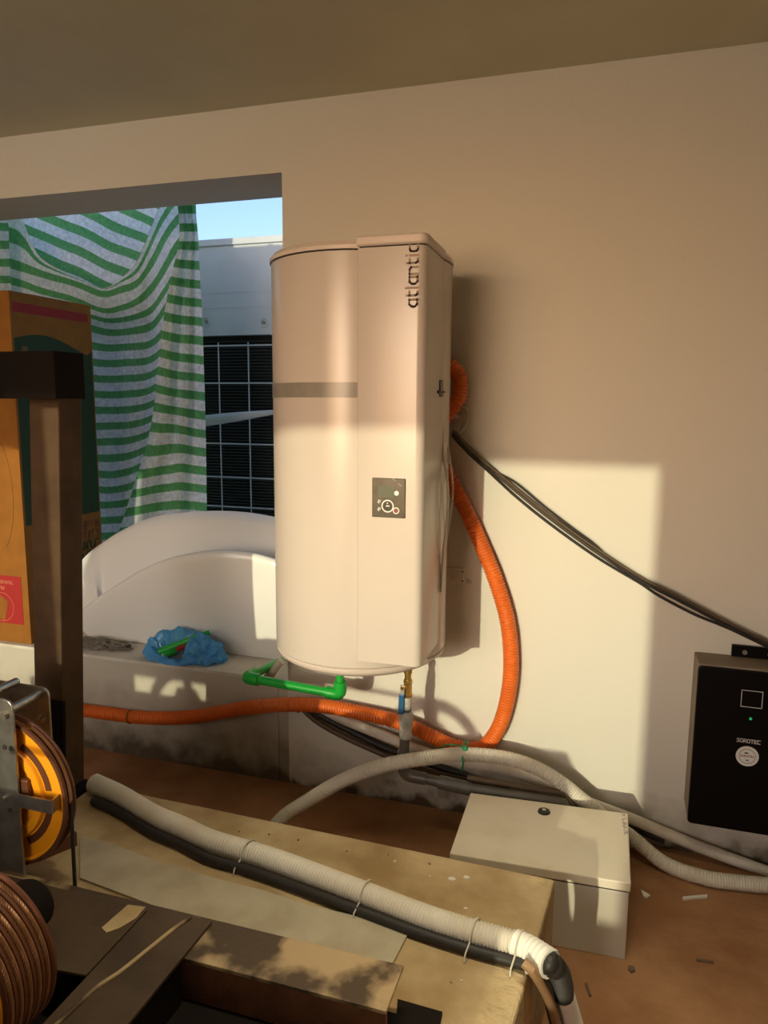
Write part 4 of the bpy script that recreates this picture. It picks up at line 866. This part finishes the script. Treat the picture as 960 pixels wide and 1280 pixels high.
# ------------------------------------------------------------------ behind the photographer: traction machine and an added shading cabinet by the rear window
tm = thing('traction_machine', 'low machine bed with two spoked pulleys near the rear window', 'machine', (-1.3, -2.2, 0))
obj('bed', MB().box((-2.55, -2.4, 0), (-.33, -2.05, .735)), 'motor_grey', tm, bevel=.01)
obj('shade_block', MB().box((-2.5, -2.38, .73), (-2.06, -2.08, 1.0)), 'motor_grey', tm, bevel=.03)  # unseen block added to shade the left of the curb
obj('shade_hump', MB().box((-1.55, -2.36, .73), (-1.12, -2.1, .80)), 'motor_grey', tm, bevel=.02)  # unseen hump added to shade the lower half of the governor wheel
def pulley(c, r):
    c = Vector(c); mb = MB().lathe([(r - .038, -.02), (r, -.02), (r, .02), (r - .038, .02), (r - .038, -.02)], c, 'y', 64).cyl(c - Vector((0, .03, 0)), c + Vector((0, .03, 0)), .055)
    for a in (radians(90), radians(215), radians(325)):
        d = Vector((cos(a), 0, sin(a))); n = Vector((-sin(a), 0, cos(a)))
        mb.prism([c + d * .04 - n * .022 + Vector((0, -.012, 0)), c + d * (r - .02) - n * .016 + Vector((0, -.012, 0)), c + d * (r - .02) + n * .016 + Vector((0, -.012, 0)), c + d * .04 + n * .022 + Vector((0, -.012, 0))],
                 [c + d * .04 - n * .022 + Vector((0, .012, 0)), c + d * (r - .02) - n * .016 + Vector((0, .012, 0)), c + d * (r - .02) + n * .016 + Vector((0, .012, 0)), c + d * .04 + n * .022 + Vector((0, .012, 0))])
    return mb
for x in (-1.80, -.812): obj('pulley', pulley((x, -2.2, .715), .178), 'motor_grey', tm, smooth=35)
for x in (-1.80, -.812): obj('pedestal', MB().prism([(x - .09, -2.24, .70), (x + .09, -2.24, .70), (x + .04, -2.24, .80), (x - .04, -2.24, .80)], [(x - .09, -2.16, .70), (x + .09, -2.16, .70), (x + .04, -2.16, .80), (x - .04, -2.16, .80)]), 'motor_grey', tm)
for x in (-1.80, -.812): obj('belt', MB().cyl((x, -2.2, .885), (x - .5, -2.2, .91), .009, seg=10), 'motor_grey', tm)
kc_ = thing('shading_cabinet', 'added grey cabinet on legs, unseen, shading the bathtub', 'cabinet', (-2.12, -2.65, 0))
obj('body', MB().box((-2.57, -2.8, .96), (-1.68, -2.55, 2.1)), 'motor_grey', kc_, bevel=.005)  # unseen cabinet, added and sized to keep sun off tub and gantry
obj('door', MB().box((-2.55, -2.547, .98), (-1.70, -2.53, 2.08)), 'motor_grey', kc_, bevel=.003)
for x in (-2.54, -1.71):
    for y in (-2.79, -2.59): obj('leg', MB().box((x - .02, y - .01, 0), (x + .02, y + .02, .96)), 'motor_grey', kc_)

lf = thing('fill_lamp_housing', 'added white housing for the ceiling fill light, out of view', 'lamp', (-.10, -1.32, ZC - .075))
obj('housing', MB().box((-.73, -1.36, ZC - .05), (.53, -1.28, ZC - .001)), 'heater_lid', lf, bevel=.004)  # unseen housing, added to go with the ceiling fill
for x in (-.73, .49): obj('end_cap', MB().box((x, -1.36, ZC - .08), (x + .04, -1.28, ZC - .05)), 'heater_lid', lf)
